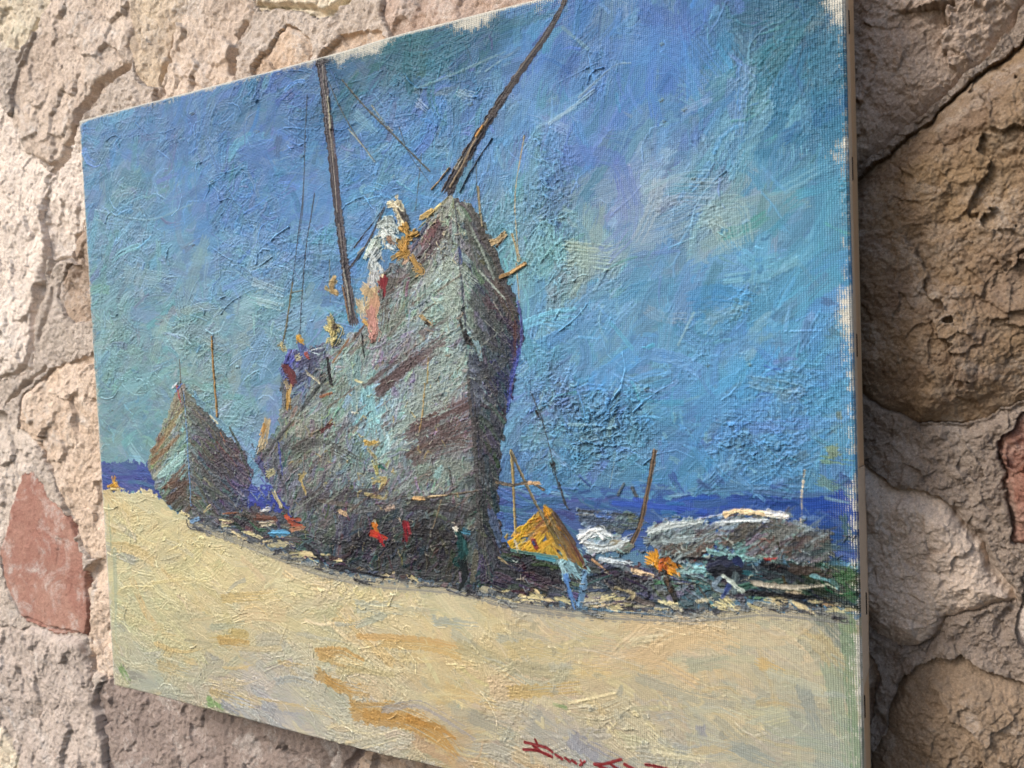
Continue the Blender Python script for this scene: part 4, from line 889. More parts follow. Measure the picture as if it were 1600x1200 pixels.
# ---- crew, sailcloth and gear on the deck
for _ in range(34):
    t_ = RNG.random()
    x_, y_ = np.interp(t_, [0, .25, .5, .75, 1], [626, 600, 590, 580, 578]) + RNG.normal() * 6, np.interp(t_, [0, .25, .5, .75, 1], [330, 370, 410, 460, 505]) + RNG.normal() * 6
    dab([(x_, y_), (x_ + RNG.normal() * 5, y_ + RNG.uniform(4, 14))], RNG.uniform(1.6, 3.6), (['d0cbb8', 'c2ccca', 'bac6c6', 'd8d0bc'] if t_ < .55 else ['cdb898', 'c4a68c', 'b89a88', 'd2c0a0'])[RNG.integers(4)], .2, CREW, 3, .8, .4, .85)
for pts, w, c, ld in [
  ([(614,318),(624,326),(632,346)],5,'d8caa6',.7), ([(620,322),(630,338)],3,'e2d6b6',.7), ([(598,350),(612,346),(620,360)],6,'bfccca',.6), ([(606,362),(618,370)],6,'c6d2d0',.6), ([(608,372),(614,378)],3,'9c7c68',.5), ([(580,392),(592,384)],6,'b4c4ba',.5), ([(590,396),(586,415),(590,430)],5,'c4ced0',.6), ([(588,430),(582,446)],4,'b8bcc0',.6),
  ([(632,334),(640,350)],3,'4c4a4c',.4), ([(634,356),(640,372),(650,366)],4.4,'c2964e',.7), ([(630,380),(636,394),(626,402)],5.4,'c69a54',.7), ([(640,374),(634,390)],3.4,'bc8f4a',.7), ([(646,408),(656,420),(652,424)],4.6,'cba05c',.7), ([(632,412),(638,408)],2.6,'d6b49c',.6), ([(660,340),(676,330)],3,'c0a468',.6),
  ([(600,436),(600,456)],3.8,'8c2c38',.4), ([(572,452),(582,462),(576,480)],7,'cfb48c',.6), ([(584,470),(580,500)],5,'c99c80',.6), ([(578,488),(584,515),(586,528)],5,'b8867c',.5), ([(562,470),(568,490)],4,'c2b496',.6), ([(570,500),(574,506)],2.4,'d0a45c',.5),
  ([(514,508),(522,516),(518,530)],5.4,'cabb7e',.7), ([(526,506),(524,512)],3,'5a5044',.4), ([(524,436),(520,448),(526,456)],4,'b09668',.5), ([(510,448),(516,452)],2.4,'b4a67c',.4), ([(468,526),(474,534)],3.6,'c4943f',.6), ([(470,540),(474,552)],4.4,'5a6ca8',.5), ([(478,550),(482,556)],2,'a8504c',.5), ([(440,536),(444,542)],3.4,'b0a67c',.6), ([(465,560),(472,556)],2.6,'c8c4a0',.5),
  ([(448,576),(456,584),(458,592)],5,'6c3a40',.5), ([(446,596),(452,604)],3.4,'b8a88c',.5), ([(452,610),(450,636)],3.0,'b08a4c',.6), ([(455,600),(453,625)],1.6,'d0b078',.5), ([(418,656),(414,680),(408,700)],4.4,'c2ae88',.6), ([(414,664),(412,676)],2.6,'b98d54',.6), ([(420,740),(426,735)],3.6,'b8b48c',.6), ([(470,746),(476,738)],2.4,'b0a06c',.5)]:
    dab(pts, w * 1.32, '%02x%02x%02x' % tuple(int(255 * v) for v in (hx(c) * .9 + hx(c).mean() * .06)), ld * .45, CREW, 6, .8, .4, .85)

# ---- figures and gear below the hull
def figure(n, marks):
    for pts, w, c in marks: dab(pts, w * 1.1, c, .28, FIG0 + n, 4, .7, .3, .9)
figure(0, [([(180,745),(180,752)],2.4,'c08c3c'), ([(176,762),(182,756),(186,762)],4.2,'c8963e'), ([(174,766),(186,766)],2.4,'dcc890')])
figure(1, [([(585,812),(587,818)],2.2,'cfc8b0'), ([(586,820),(588,830)],4.2,'cf7a34'), ([(582,832),(592,836),(597,842)],4.6,'bf4030'), ([(592,838),(600,850)],3.6,'a82c36'), ([(578,834),(584,828)],2,'a03c30')])
figure(2, [([(624,808),(626,814)],1.8,'b5a494'), ([(634,818),(636,842)],3.4,'7c2630'), ([(638,816),(640,836)],2.4,'93303a')])
figure(3, [([(712,826),(714,832)],3.0,'d5d0c2'), ([(718,834),(722,860),(716,878)],5.4,'1f4446'), ([(724,830),(732,832)],3.2,'3a6c84'), ([(726,845),(730,862)],3,'2c5456'), ([(722,876),(726,900),(720,918)],4,'222a2e')])
figure(4, [([(448,806),(452,812)],3.4,'b0523c'), ([(452,812),(468,818)],4,'9c5040'), ([(456,826),(474,822)],3.2,'a87c64'), ([(404,806),(430,808)],4,'6c4a42'), ([(410,820),(430,816)],3,'c8bca4'), ([(412,795),(422,794)],2.8,'c6c8c8'), ([(424,832),(446,830)],5.4,'4a7c9c'), ([(446,842),(470,840)],3,'4a484c')])
figure(5, [([(892,842),(898,862)],2.6,'4c565c'), ([(880,868),(892,862),(908,872)],9,'7a9ea6'), ([(888,880),(900,895)],8,'86aebc'), ([(876,876),(884,900)],4,'9cc0cc'), ([(884,896),(890,920),(900,944)],3.6,'5a86c2'), ([(914,890),(912,915),(905,944)],3.6,'6a90b4'), ([(895,866),(905,890)],2,'4c5e64')])
figure(6, [([(1024,872),(1034,886),(1046,892)],7,'c4882e'), ([(1026,868),(1032,884)],6.4,'c78a2e'), ([(1040,866),(1038,890)],5,'a8552a'), ([(1048,880),(1060,890)],5,'bf7c2a'), ([(1036,894),(1046,912),(1056,936)],3.4,'30302e'), ([(1040,900),(1048,922)],2.4,'4a3c30')])

# ---- the yellow tent
tent_mask = poly_mask([(851,786),(862,792),(884,826),(906,858),(918,888),(904,880),(884,870),(856,868),(800,856),(786,836),(806,826),(832,806)], 3, 6)
LAB[tent_mask > .5] = TENT
tent_f = Field([(820,840,'d6a232'),(800,836,'cf9a30'),(845,850,'d9a22c'),(850,800,'c48a2c'),(835,830,'dcae40'),(865,860,'cc9a34'),(872,830,'5c4c3e'),(895,860,'54443a'),(880,850,'5f4f40'),(862,805,'7a6448')])
fill(tent_mask, 150, (1.4, 3.4), (5, 14), lambda x, y: 38 if x < pc((853, 830))[0] else -52, tent_f, [('e0bc58', .5), ('b07a24', .5)], .08, (.1, .35), .4, (.8, 1), spread=12, lab=TENT)
for pts, w, c in [([(846,796),(872,850)],2.4,'6c6040'), ([(852,788),(880,846)],2.6,'7a6a4c'), ([(834,842),(838,852)],3.6,'7c3a34'), ([(834,844),(836,848)],2,'3e4468'), ([(852,792),(858,800)],4.4,'c98e2c'), ([(800,858),(870,868)],2.6,'5f8884'), ([(840,868),(866,872)],3,'4c8ea4'), ([(886,830),(915,885)],2.2,'583a38'), ([(866,800),(898,846)],3.4,'5a4a3e')]:
    stroke(pts, w, hx(c), .4, 1, .2, .1, TENT)

# ---- hulks drawn up at the right, their poles
hulk_f = Field([(915,840,'bcc4c8'),(945,850,'a8b0b2'),(975,850,'938d7a'),(1015,832,'9caaaa'),(1050,832,'8c9a9c'),(1080,826,'98a4a6'),(1050,860,'7a8686'),(1075,850,'66645e'),(1100,845,'56504c'),(1090,868,'5e5a56'),(1140,820,'a0a8ac'),(1145,845,'66645c'),(1180,835,'5c5852'),
   (1210,820,'8a9094'),(1230,840,'686a66'),(1260,832,'74787a'),(1280,850,'544c48'),(1200,860,'5c5450'),(1150,868,'7aa4a6'),(1240,868,'5c5c58'),(940,812,'4c5a70'),(980,818,'5a6266'),(1000,812,'5c665c')])
hulk_f.c = np.clip(hulk_f.c * np.array([.86, .94, 1.02]), 0, 1)
for kb_, (poly_, n_) in enumerate((([(902,794),(1004,804),(1004,830),(960,832),(915,822)],60), ([(904,836),(935,826),(965,838),(990,852),(975,862),(930,862),(908,850)],70),
                  ([(1006,828),(1058,814),(1120,816),(1126,846),(1098,876),(1062,884),(1028,860)],130), ([(1126,808),(1200,806),(1262,816),(1300,842),(1298,868),(1250,882),(1172,876),(1126,852)],200))):
    m_ = poly_mask(poly_, 15, 2 + kb_); LAB[m_ > .5] = 60 + kb_
    undercoat(m_, hulk_f); fill(m_, n_, (1.6, 4.2), (5, 18), 34, hulk_f, [('d0d4d6', .4), ('4a4644', .45), ('6a4440', .3), ('86acb0', .35)], .08, (.06, .22), .5, (.7, 1), spread=16, lab=60 + kb_)
for pts, w, c, ld in [
  ([(905,795),(950,800),(1000,805)],3,'4a5058',.3), ([(910,806),(950,815),(1000,822)],6.5,'4c5a70',.25), ([(930,822),(980,828)],5,'5c6468',.25), ([(985,806),(1008,815)],5,'5c665c',.3), ([(900,800),(960,802)],1.4,'8c9090',.3),
  ([(908,836),(935,828),(950,836)],7,'b9c2c6',.5), ([(920,850),(950,852),(985,842)],7,'a5aeb0',.5), ([(912,842),(940,858)],5,'c3cacc',.5), ([(955,846),(985,850)],4,'948e78',.45), ([(940,872),(985,880)],4,'aab4bc',.45), ([(925,872),(950,890)],2.4,'b48e68',.45), ([(988,890),(1020,898)],2.8,'d8b894',.5), ([(960,880),(1000,898)],4,'76828c',.4),
  ([(1015,832),(1050,820),(1100,818)],6,'9caaaa',.4), ([(1012,845),(1060,838),(1110,840)],8,'8b9a9c',.3), ([(1040,860),(1080,850),(1112,836)],8,'6f706a',.25), ([(1060,868),(1090,862),(1115,850)],6,'5c5650',.25), ([(1030,822),(1060,812)],2.2,'cdd2d4',.5), ([(1090,812),(1130,806)],2,'d0d4d6',.5), ([(1085,876),(1118,850)],1.6,'6c3434',.35),
  ([(1138,848),(1180,830),(1200,826)],9,'5f5c56',.25), ([(1150,836),(1180,818),(1220,822)],7,'6e6c66',.25), ([(1200,850),(1230,830),(1250,826)],8,'6b6e6c',.25), ([(1230,862),(1260,842),(1290,846)],8,'5a5450',.25), ([(1170,862),(1200,840)],1.6,'643232',.35), ([(1120,850),(1140,868),(1180,878)],5,'7aa6a8',.35), ([(1100,870),(1130,878)],5,'82b4b4',.35), ([(1190,868),(1215,884)],5,'86a49c',.3), ([(1120,824),(1150,815),(1200,815)],3.4,'a3abb0',.4), ([(1240,816),(1290,836)],4,'8a9aa6',.3), ([(1280,850),(1300,862)],4,'6c625c',.3),
  ([(1132,806),(1146,800),(1172,802),(1200,806)],3.0,'e0c69c',.6), ([(1200,804),(1225,808)],3.4,'e6e0d4',.55), ([(1136,808),(1160,806)],1.4,'94705a',.4), ([(1196,878),(1212,872)],3,'a03434',.45), ([(1215,850),(1222,872),(1216,880)],2,'38362c',.4),
  ([(1052,872),(1080,874),(1118,874)],3,'22242c',.4), ([(1080,886),(1110,890)],6,'7fb0b6',.4), ([(1060,890),(1100,902)],5,'86a8aa',.4), ([(1150,896),(1195,900)],3.4,'27606c',.4), ([(1190,885),(1230,892),(1250,900)],6,'1f2026',.3), ([(1240,890),(1290,896)],7,'4c423e',.3), ([(1270,900),(1300,908),(1310,920)],3.4,'6ea2ac',.45), ([(1290,912),(1306,918)],1.6,'b8c0aa',.45),
  ([(1175,912),(1240,918),(1290,914)],4,'9c9484',.35), ([(1230,928),(1250,926)],3,'c0b096',.4), ([(1165,928),(1230,932),(1320,938)],4,'1f2026',.35), ([(1285,944),(1312,946)],2.4,'c8a880',.45), ([(1180,945),(1240,955)],3.4,'7c807c',.3), ([(1060,912),(1110,915)],2.6,'8e8f84',.35), ([(960,918),(990,926),(985,936)],4,'8c8468',.35), ([(930,946),(960,942)],2.6,'a89a84',.4), ([(905,946),(960,954),(1050,962)],2,'5a7c98',.3), ([(830,885),(870,900)],5,'33333a',.3), ([(800,870),(830,880)],4,'3c444c',.3), ([(805,842),(810,862)],3.6,'c4baa4',.5), ([(780,870),(800,884)],3,'9c8e70',.4)]:
    dab(pts, w * .8, '%02x%02x%02x' % tuple(int(255 * v * (1 if c == 'e0c69c' else .90)) for v in hx(c)), ld * .4, HULKS, 3, .7, .6, .8)
for _ in range(50):
    x_, y_ = RNG.uniform(1010, 1310), RNG.uniform(812, 880)
    dab([(x_, y_), (x_ + RNG.uniform(10, 34), y_ - RNG.uniform(4, 24))], RNG.uniform(1.4, 3.6), ['3e444e', '5a4c48', '66757e', '4c5258', '7c8c92', '54464a'][RNG.integers(6)], .12, None, 2, .8, .6, .6)
for _ in range(40):
    x_ = RNG.uniform(900, 1320)
    dab([(x_, 806 + RNG.normal() * 8), (x_ + RNG.uniform(8, 30), 804 + RNG.normal() * 8)], RNG.uniform(1.4, 3), ['3c5c98', '4668a4', '5c7aa4', '34508c'][RNG.integers(4)], .1, None, 2, .8, .6, .7)
scumble(1130,865,180,36,110,['8a9a9c','55544e','3a3a40','7aa2a4','a8aca4','6a4a44'],(.8,1.8),(.2,.45),30,.7,HULKS)
scumble(1010,905,220,26,90,['2c2c34','45464c','8c8878','6a7278','1f1f26'],(.9,2),(.25,.5),5,.8,HULKS)
for pts, w, c, ld_ in [([(1134,806),(1150,801),(1174,803),(1202,806)],3.2,'e0c49a',.3), ([(1200,805),(1228,809)],3.4,'e4ded2',.3), ([(1014,830),(1050,820),(1096,818)],3.2,'b4bec0',.2), ([(1120,820),(1160,815),(1200,816)],2.6,'aab4ba',.2),
   ([(908,838),(932,829),(948,836)],5,'ccd4d8',.3), ([(922,852),(950,854),(980,844)],4.4,'b4bec2',.25), ([(1040,846),(1085,842)],4.4,'8c9a9e',.2), ([(1108,862),(1140,872),(1176,876)],3.6,'7eaaac',.25), ([(942,872),(986,880)],3.2,'b0bac0',.25), ([(990,890),(1022,898)],2.4,'d4b894',.3),
   ([(1085,892),(1120,892)],4,'80aeb4',.25), ([(1180,915),(1240,919),(1286,914)],2.6,'a09a8c',.2)]:
    dab(pts, w, c, ld_, HULKS, 3, .6, .45, .85)
figure(7, [([(1112,884),(1140,880)],6,'24283a'), ([(1120,896),(1150,892)],6.4,'22262e'), ([(1150,876),(1156,884)],4,'27325c'), ([(1126,904),(1118,918),(1136,926)],3,'6a7c8c'), ([(1150,900),(1146,926)],3.4,'5a6a70'), ([(1140,915),(1128,935)],2.6,'3a4a7c'), ([(1130,900),(1160,925)],2.6,'a8b4ac')])
for pts, w, c, c2 in [([(1023,706),(1017,740),(1010,775),(1000,820),(988,846)],3.2,'4a423c','746252'), ([(799,702),(802,740),(804,790),(806,830)],2.4,'7a705c','a08e60'), ([(800,706),(818,745),(838,785),(850,808)],2.6,'5c584c','7c7460'),
    ([(776,752),(800,756),(828,752),(850,762)],2.2,'56504a','8c7a64'), ([(828,752),(842,752)],2.6,'b09270','8c7254'), ([(874,750),(882,780),(888,792)],1.8,'3a3e46','4c5460'), ([(975,755),(966,772)],2,'4c5a64','5c6c74'), ([(960,720),(952,760)],.9,'7fa0b4','8caab8'), ([(988,762),(994,775)],2.2,'454e56','5c6870')]:
    
    k_ = 50 if pts[0][0] > 1000 else 51 if pts[0] == (799,702) else 52 if pts[0] == (800,706) else HULKS
    spar(pts, w * 1.15, [c, c2, c], k_, .2, 7, .15) if len(pts) > 3 else dab(pts, w, c, .15, k_, 3)
for a_, b_ in [((1257,736),(1256,748)),((1255,752),(1254,762)),((1253,766),(1252,778)),((1252,782),(1251,804)),((1250,812),(1250,822))]:
    stroke([a_, b_], 1.8, hx('d2c4ae'), .25, .95, .2, .1, 53, ragged=.5)

# ---- thin patches at the right edge
for pts, w, c in [([(1300,705),(1318,700)],7,'a89a3c'), ([(1290,718),(1325,722)],5,'8c9a50'), ([(1310,645),(1312,665)],3,'8c7c40'), ([(1285,752),(1322,765)],6,'7a9060'), ([(1318,810),(1330,850)],5,'4a7040'), ([(1290,855),(1335,850)],7,'3c5c54'),
                  ([(1300,880),(1332,870)],9,'263c30'), ([(1320,900),(1338,925)],8,'3c7440'), ([(1325,930),(1342,942)],6,'468048'), ([(1305,930),(1330,950)],5,'22262c'), ([(1300,910),(1320,935)],5,'2c4a3a'), ([(1330,960),(1342,1060)],3,'4f7c4c'), ([(1290,470),(1328,480)],4,'42557c'), ([(1300,520),(1328,530)],5,'4a6c78')]:
    stroke(pts, w * 1.2, hx(c), .04, .6, .8, .1, thin=.95, ragged=.7, pick=.3)
for y in range(700, 960, 3):
    pass
def ridges(mask, n, field, ang, wr=(.9, 1.8), lr=(5, 22), load=(.3, .75), lab=None):
    ys, xs = np.nonzero(mask > .5)
    for i in RNG.integers(0, len(ys), n):
        q = np.array([xs[i], ys[i]], float)
        a = math.radians((ang(*q) if callable(ang) else ang) + RNG.normal() * 40); l = RNG.uniform(*lr) / MM
        d = np.array([math.cos(a), -math.sin(a)]); nn = np.array([-d[1], d[0]]); k = RNG.normal() * .16 * l
        P = np.array([q - d * l / 2, q - d * l * .2 + nn * k, q + d * l * .2 + nn * k * 1.1, q + d * l / 2 + nn * RNG.normal() * 3])
        under = C[int(q[1]), int(q[0])]
        c = np.clip((under * .5 + field(q) * .5) * RNG.uniform(.98, 1.16) + RNG.uniform(-.01, .03), 0, 1)
        stroke(P, RNG.uniform(*wr), c, RNG.uniform(*load), .75, .3, .1, lab, mask, raw=True, ragged=.7, taper=RNG.uniform(0, .6), rimk=.2)
sky_only = (LAB == SKY).astype(np.float32); beach_only = (LAB == BEACH).astype(np.float32)
ridges(sky_only * (GX < NX * .93), 170, sky_f, sky_ang, (1.0, 2.2), (6, 26), (.2, .5))
ridges(sky_only * (GX < NX * .93), 70, sky_f, sky_ang, (1.2, 2.6), (1.5, 5), (.25, .6))
ridges(beach_only, 90, beach_f, beach_ang, (.9, 1.8), (5, 22), (.2, .5))
ridges(beach_only, 40, beach_f, beach_ang, (1.2, 2.6), (1.5, 5), (.2, .5))
# ---- signature in red brown
SIGC = hx('7c2c30')
for pts, w in [([(821,1158),(837,1161),(855,1166),(864,1172)],2.3), ([(837,1153),(841,1162)],1.9), ([(819,1169),(840,1170),(862,1178)],2.3), ([(835,1163),(849,1173),(863,1179)],2.5), ([(869,1176),(879,1182)],2.3), ([(884,1181),(891,1186)],2.2),
   ([(895,1185),(901,1189)],2.2), ([(907,1192),(915,1186)],1.9), ([(908,1184),(911,1191)],1.7), ([(930,1191),(946,1191),(971,1185)],2.3), ([(930,1191),(946,1198),(968,1206)],2.4), ([(955,1192),(968,1201)],2.1), ([(977,1193),(992,1201)],2.4),
   ([(996,1202),(1004,1207)],2.2), ([(1010,1194),(1030,1198),(1048,1203)],2.3), ([(1052,1204),(1060,1214)],2.2)]:
    stroke(pts, w, SIGC, .22, 1, .05, .06, SIGN, ragged=.2)

def blur(a, r):
    for ax in (0, 1):
        p = np.pad(a, [(r + 1, r) if i == ax else (0, 0) for i in (0, 1)], mode='edge')
        cs = np.cumsum(p, ax, dtype=np.float64)
        a = ((np.take(cs, range(2 * r + 1, cs.shape[ax]), ax) - np.take(cs, range(0, cs.shape[ax] - 2 * r - 1), ax)) / (2 * r + 1)).astype(np.float32)
    return a
# ---- where the paint stops short of the canvas edge: primed canvas
ex = np.minimum(GX, NX - 1 - GX) * MM; ey = np.minimum(GY, NY - 1 - GY) * MM
right_ = (NX - 1 - GX) * MM; left_ = GX * MM; top_ = GY * MM; bot_ = (NY - 1 - GY) * MM
n1 = fbm(GX * .020, GY * .020, 4, 12); n2 = fbm(GX * .16, GY * .16, 3, 2)
def edge_mask(d, amp, thr):
    return sstep(.0, .8, amp * np.clip((n1 - thr) * 5, 0, 1.4) * (.45 + n2) - d)
zone_r = 1.5 * sstep(60, 40, np.abs(GY - pc((1320, 120))[1]) * MM) + .3 * sstep(60, 20, np.abs(GY - pc((1330, 420))[1]) * MM) + .35
zone_t = sstep(110, 60, np.abs(GX - pc((690, 30))[0]) * MM) + .5
primed = np.maximum.reduce([edge_mask(right_, 6.5 * zone_r, .44), edge_mask(top_, 4.2 * zone_t, .40), edge_mask(left_, 2.0, .30), edge_mask(bot_, 2.2, .48),
                            sstep(.9, .3, ex) * .8, sstep(.7, .2, ey) * .7, sstep(11, 7, np.hypot(left_ * .7, top_ * 2.2) + n2 * 5)])
rib = .5 + .5 * np.sin(GX * MM * 2 * math.pi / 1.02 + (n2 - .5) * 4)
ribh = .5 + .5 * np.sin(GY * MM * 2 * math.pi / .94 + (n2 - .5) * 4)
soft_ = blur(blur(primed, 7), 9)
primed = sstep(.42, .58, soft_ * .9 + (rib - .5) * .5 + (ribh - .5) * .2 + (n2 - .5) * .9) * sstep(.02, .12, soft_)
primed = np.clip(primed, 0, 1)[..., None]
rim_ = np.maximum(sstep(2.4, 1.1, np.minimum(left_, top_ * 1.1) + (n2 - .5) * 1.6 + (n1 - .5) * 2), sstep(13, 9, left_ * .7 + top_ * 1.9 + (n2 - .4) * 9))
primed = np.maximum(primed, rim_[..., None])
C = C * (1 - primed) + hx('dedbd0') * primed
HT *= 1 - .85 * primed[..., 0]
edge_thin = sstep(34, 4, right_) * .8 + sstep(14, 3, top_) * .6 + sstep(10, 2, bot_) * .5
TH = np.clip(np.maximum(TH * .45, np.maximum(edge_thin * (.55 + .6 * n1), primed[..., 0])) + .16, 0, 1.2)
HT *= 1 - .45 * sstep(45, 6, right_)

# ---- surface: body of the paint plus its own small roughness
HT = np.clip(HT, 0, 1.5)
HT += (fbm(GX * .33, GY * .33, 3, 5) - .5) * .12 * (.25 + np.clip(HT * 3, 0, 1))
HT += (fbm(GX * .21, GY * .21, 3, 1, .7) - .5) * .24 * (.15 + sstep(.42, .62, fbm(GX * .012, GY * .012, 3, 8)))
crust_zone = np.zeros_like(HT)
for c_, rx_, ry_, k_ in CRUST:
    crust_zone += k_ * np.exp(-((GX - c_[0]) / rx_) ** 2 - ((GY - c_[1]) / ry_) ** 2)
crust_zone = np.clip(crust_zone, 0, 1.1) * np.isin(LAB, (SKY, RIG))
wx_ = (fbm(GX * .05, GY * .05, 2, 3) - .5) * 26; wy_ = (fbm(GX * .05, GY * .05, 2, 7) - .5) * 26
cr = fbm((GX + wx_ * .6) * .10 + GY * .03, (GY + wy_ * .6) * .15, 4, 11, .8)
HT += crust_zone * (.16 * sstep(.49, .57, cr) + .24 * sstep(.56, .66, cr))
HT += .08 * sstep(.54, .62, fbm((GX + wx_) * .06, (GY + wy_) * .06, 5, 14, .68)) * np.isin(LAB, (SKY, BEACH))
hull_zone = np.isin(LAB, (SHIP, BOAT, SHADE, HULKS, 60, 61, 62, 63)).astype(np.float32)
HT += hull_zone * .20 * sstep(.46, .64, fbm((GX + wx_ * .5) * .22 + (GY + wy_) * .10, (GY + wy_ * .5) * .17 - GX * .05, 4, 6, .7))
body = sstep(.36, .62, fbm(GX * .009 + 4, GY * .009, 3, 3))
HT *= (.40 + .95 * body) * (1 - hull_zone) + hull_zone
# relief shading put into the pigment: olive dark in hollows, lighter on crests
lum_ = C.mean(-1, keepdims=True); hz_ = blur(hull_zone, 2)[..., None]
C = C * (1 + hz_ * (np.clip(.84 + lum_ * .50, .84, 1.08) - 1))
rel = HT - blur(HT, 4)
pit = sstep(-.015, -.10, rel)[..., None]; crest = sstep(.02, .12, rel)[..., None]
hollow_shade = C * .62 + hx('4c5348') * .12
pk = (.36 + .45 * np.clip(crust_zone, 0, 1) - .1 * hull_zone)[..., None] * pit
C = C * (1 - pk) + hollow_shade * pk
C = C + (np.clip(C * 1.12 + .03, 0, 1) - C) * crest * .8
print('paint', round(time.time() - T0, 1), float(HT.mean()), float(HT.max()))

RELIEF = 1.9
roll = np.clip(1 - np.minimum(ex, ey) / 1.6, 0, 1)
XX = -W / 2 + GX * (W / (NX - 1)) + .0007 * (vnoise(GY * .006, GY * 0, 3) - .5) * (GX / NX)
ZZ = H / 2 - GY * (H / (NY - 1)) + .0020 * (vnoise(GX * .007, GX * 0, 4) - .5)
YY = -(HT * RELIEF) / 1000 + roll ** 2 * .0016
V = np.stack([XX, YY, ZZ], -1).reshape(-1, 3)
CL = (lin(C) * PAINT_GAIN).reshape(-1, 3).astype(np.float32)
TW = TH.ravel()
idx = np.arange(NY * NX).reshape(NY, NX)
Q = np.stack([idx[:-1, :-1], idx[1:, :-1], idx[1:, 1:], idx[:-1, 1:]], -1).reshape(-1, 4)
QL = LAB[:-1, :-1].ravel()

painting = empty('oil_painting', (0, 0, 0))
tag(painting, 'unframed oil painting of beached ships under a blue sky, hung on a stone wall', 'painting')
PAINT = paint_material()
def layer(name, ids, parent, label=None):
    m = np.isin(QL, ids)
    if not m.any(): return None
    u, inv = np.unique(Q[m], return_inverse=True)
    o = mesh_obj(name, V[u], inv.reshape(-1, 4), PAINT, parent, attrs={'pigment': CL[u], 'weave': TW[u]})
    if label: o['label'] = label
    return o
layer('painted_sky', [SKY], painting, 'streaked blue painted sky')
layer('painted_sea', [SEA], painting, 'deep blue strip of painted sea')
layer('painted_beach', [BEACH], painting, 'cream and ochre painted sand')
layer('painted_shadow', [SHADE], painting, 'dark painted shadow under the boats')
ship = layer('painted_ship', [SHIP], painting, 'large grey green beached ship seen from the bow')
layer('mast', [MAST], ship, 'leaning dark mast')
layer('bowsprit', [BOWSPRIT], ship, 'long dark bowsprit rising to the upper edge')
layer('rigging', [RIG], ship)
layer('crew', [CREW], ship, 'cream and ochre dabs of people and sailcloth on deck')
boat = layer('painted_boat', [BOAT], painting, 'small beached boat behind the big ship')
layer('mast', [BOATMAST], boat, 'brown mast behind the small boat')
layer('mast', [54], boat, 'thin mast at the bow')
tent = layer('painted_tent', [TENT], painting, 'bright yellow tent')
layer('pole', [51], tent); layer('pole', [52], tent)
hulk = layer('painted_boat', [60], painting, 'dark blue grey hull at the water edge')
layer('mast', [50], hulk, 'leaning brown mast')
layer('painted_boat', [61], painting, 'white upturned boat beside the tent')
layer('painted_boat', [62], painting, 'pale grey low boat')
hulk = layer('painted_boat', [63], painting, 'long grey boat at the right edge of the canvas')
layer('mast', [53], hulk, 'thin white mast')
layer('painted_gear', [HULKS], painting, 'teal, white and dark dabs of gear around the low boats')
for n, lb in enumerate(['tiny ochre figure at the left end of the beach', 'figure in red and orange under the hull', 'dark red figure under the hull', 'dark green figure beside the bow', 'red and blue huddled figures at the stern',
                        'pale blue walking figure near the tent', 'figure in orange walking on the sand', 'dark stooping figures beside the low boats']):
    layer('painted_figure', [FIG0 + n], painting, lb)
layer('signature', [SIGN], painting, 'red brown brush signature')

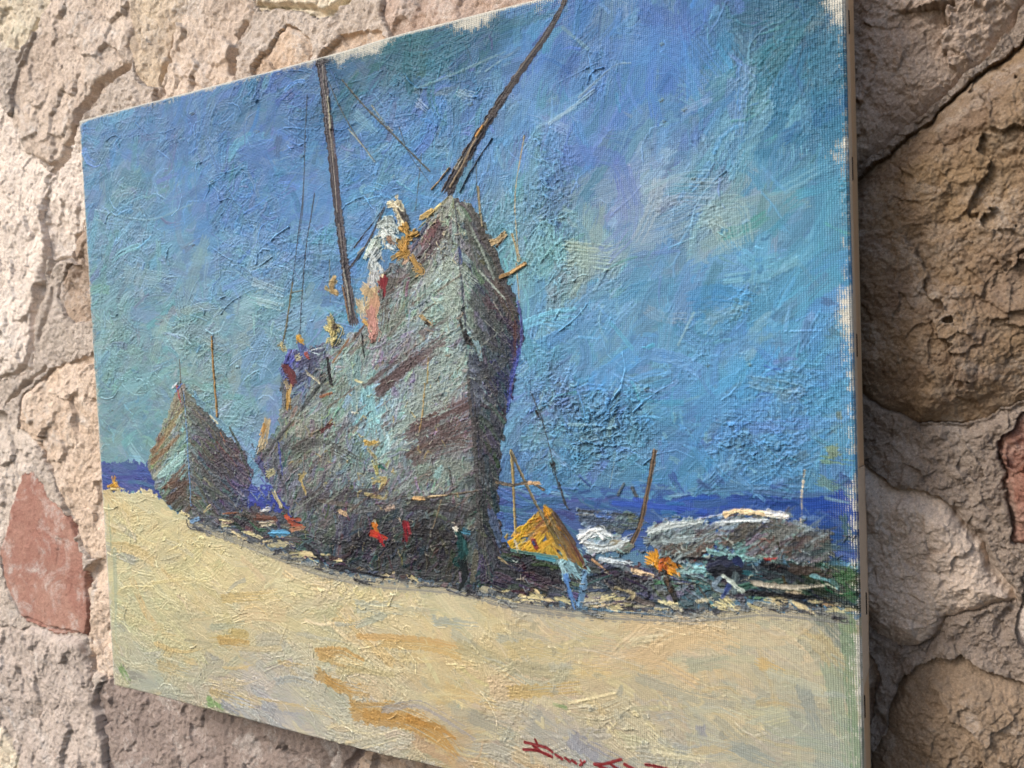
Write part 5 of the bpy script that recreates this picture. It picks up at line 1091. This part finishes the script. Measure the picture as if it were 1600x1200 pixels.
# ---- the canvas folded round the stretcher, and the stretcher itself
CANVAS_MAT = simple_material('primed_canvas', hx('d8c8b2'), hx('c8b8a0'), 700, .85, (1, 1, 1), .0003)
WOOD = simple_material('pine_wood', hx('dcc09c'), hx('c8a67e'), 60, .65, (6, 6, .5), .0003)
WOOD_H = simple_material('pine_wood_cross', hx('dcc09c'), hx('c8a67e'), 60, .65, (.5, 6, 6), .0003)
STAPLE = simple_material('rusty_staple', hx('4a3a30'), hx('2c2622'), 300, .5, (1, 1, 1), .0002, .6)
def fold_depth(z):
    d = .0085 + .0012 * math.sin(z * 60) + .0006 * math.sin(z * 190)
    if -.122 < z < -.028: d += .0200                   # the canvas was folded further back here
    return min(d, .0300)
ring = []
NS = 260
pts_ring = [(-W/2 + W*i/NS, H/2, 0, 1) for i in range(NS)] + [(W/2, H/2 - H*i/NS, 1, 0) for i in range(NS)] + [(W/2 - W*i/NS, -H/2, 0, -1) for i in range(NS)] + [(-W/2, -H/2 + H*i/NS, -1, 0) for i in range(NS)]
cv, cq = [], []
nr = len(pts_ring)
rows = 6
for i, (x, z, nx_, nz_) in enumerate(pts_ring):
    dep = fold_depth(z if nx_ else x)
    zz = z + (.0020 * (float(vnoise(np.array((x + W/2)/W*(NX-1)*.007), np.array(0.), 4)) - .5))
    for r in range(rows):
        t = r / (rows - 1)
        out = .0002 * math.sin(t * math.pi) - .0005 * (1 - t) ** 3
        cv.append((x + nx_ * out, .0012 + (dep - .0012) * t, zz + nz_ * out))
    cv.append((x - nx_ * .0007, dep, zz - nz_ * .0007)); cv.append((x - nx_ * .0015, .0022, zz - nz_ * .0015))
R_ = rows + 2
for i in range(nr):
    j = (i + 1) % nr
    for r in range(R_ - 1):
        cq.append((i * R_ + r, j * R_ + r, j * R_ + r + 1, i * R_ + r + 1))
mesh_obj('canvas', np.array(cv), np.array(cq), CANVAS_MAT, painting)
i1, bw, ya, yb = .0009, .038, .0024, .0330
box('stretcher_bar', (W/2 - bw, ya, -H/2 + i1), (W/2 - i1, yb, H/2 - i1), WOOD, painting, .0006)
box('stretcher_bar', (-W/2 + i1, ya, -H/2 + i1), (-W/2 + bw, yb, H/2 - i1), WOOD, painting, .0006)
box('stretcher_bar', (-W/2 + bw + .0002, ya, H/2 - bw), (W/2 - bw - .0002, yb, H/2 - i1), WOOD_H, painting, .0006)
box('stretcher_bar', (-W/2 + bw + .0002, ya, -H/2 + i1), (W/2 - bw - .0002, yb, -H/2 + bw), WOOD_H, painting, .0006)
for px, py in [(1334, 24), (1337, 258), (1346, 540), (1352, 962), (1354, 1110)]:
    z = at(1340, py, .0)[1]
    d = min(fold_depth(z) - .001, .02)
    box('staple', (W/2 - .0012, d - .0016, z - .005), (W/2 + .0006, d - .0006, z + .005), STAPLE, painting, .0002)
print('done', round(time.time() - T0, 1))
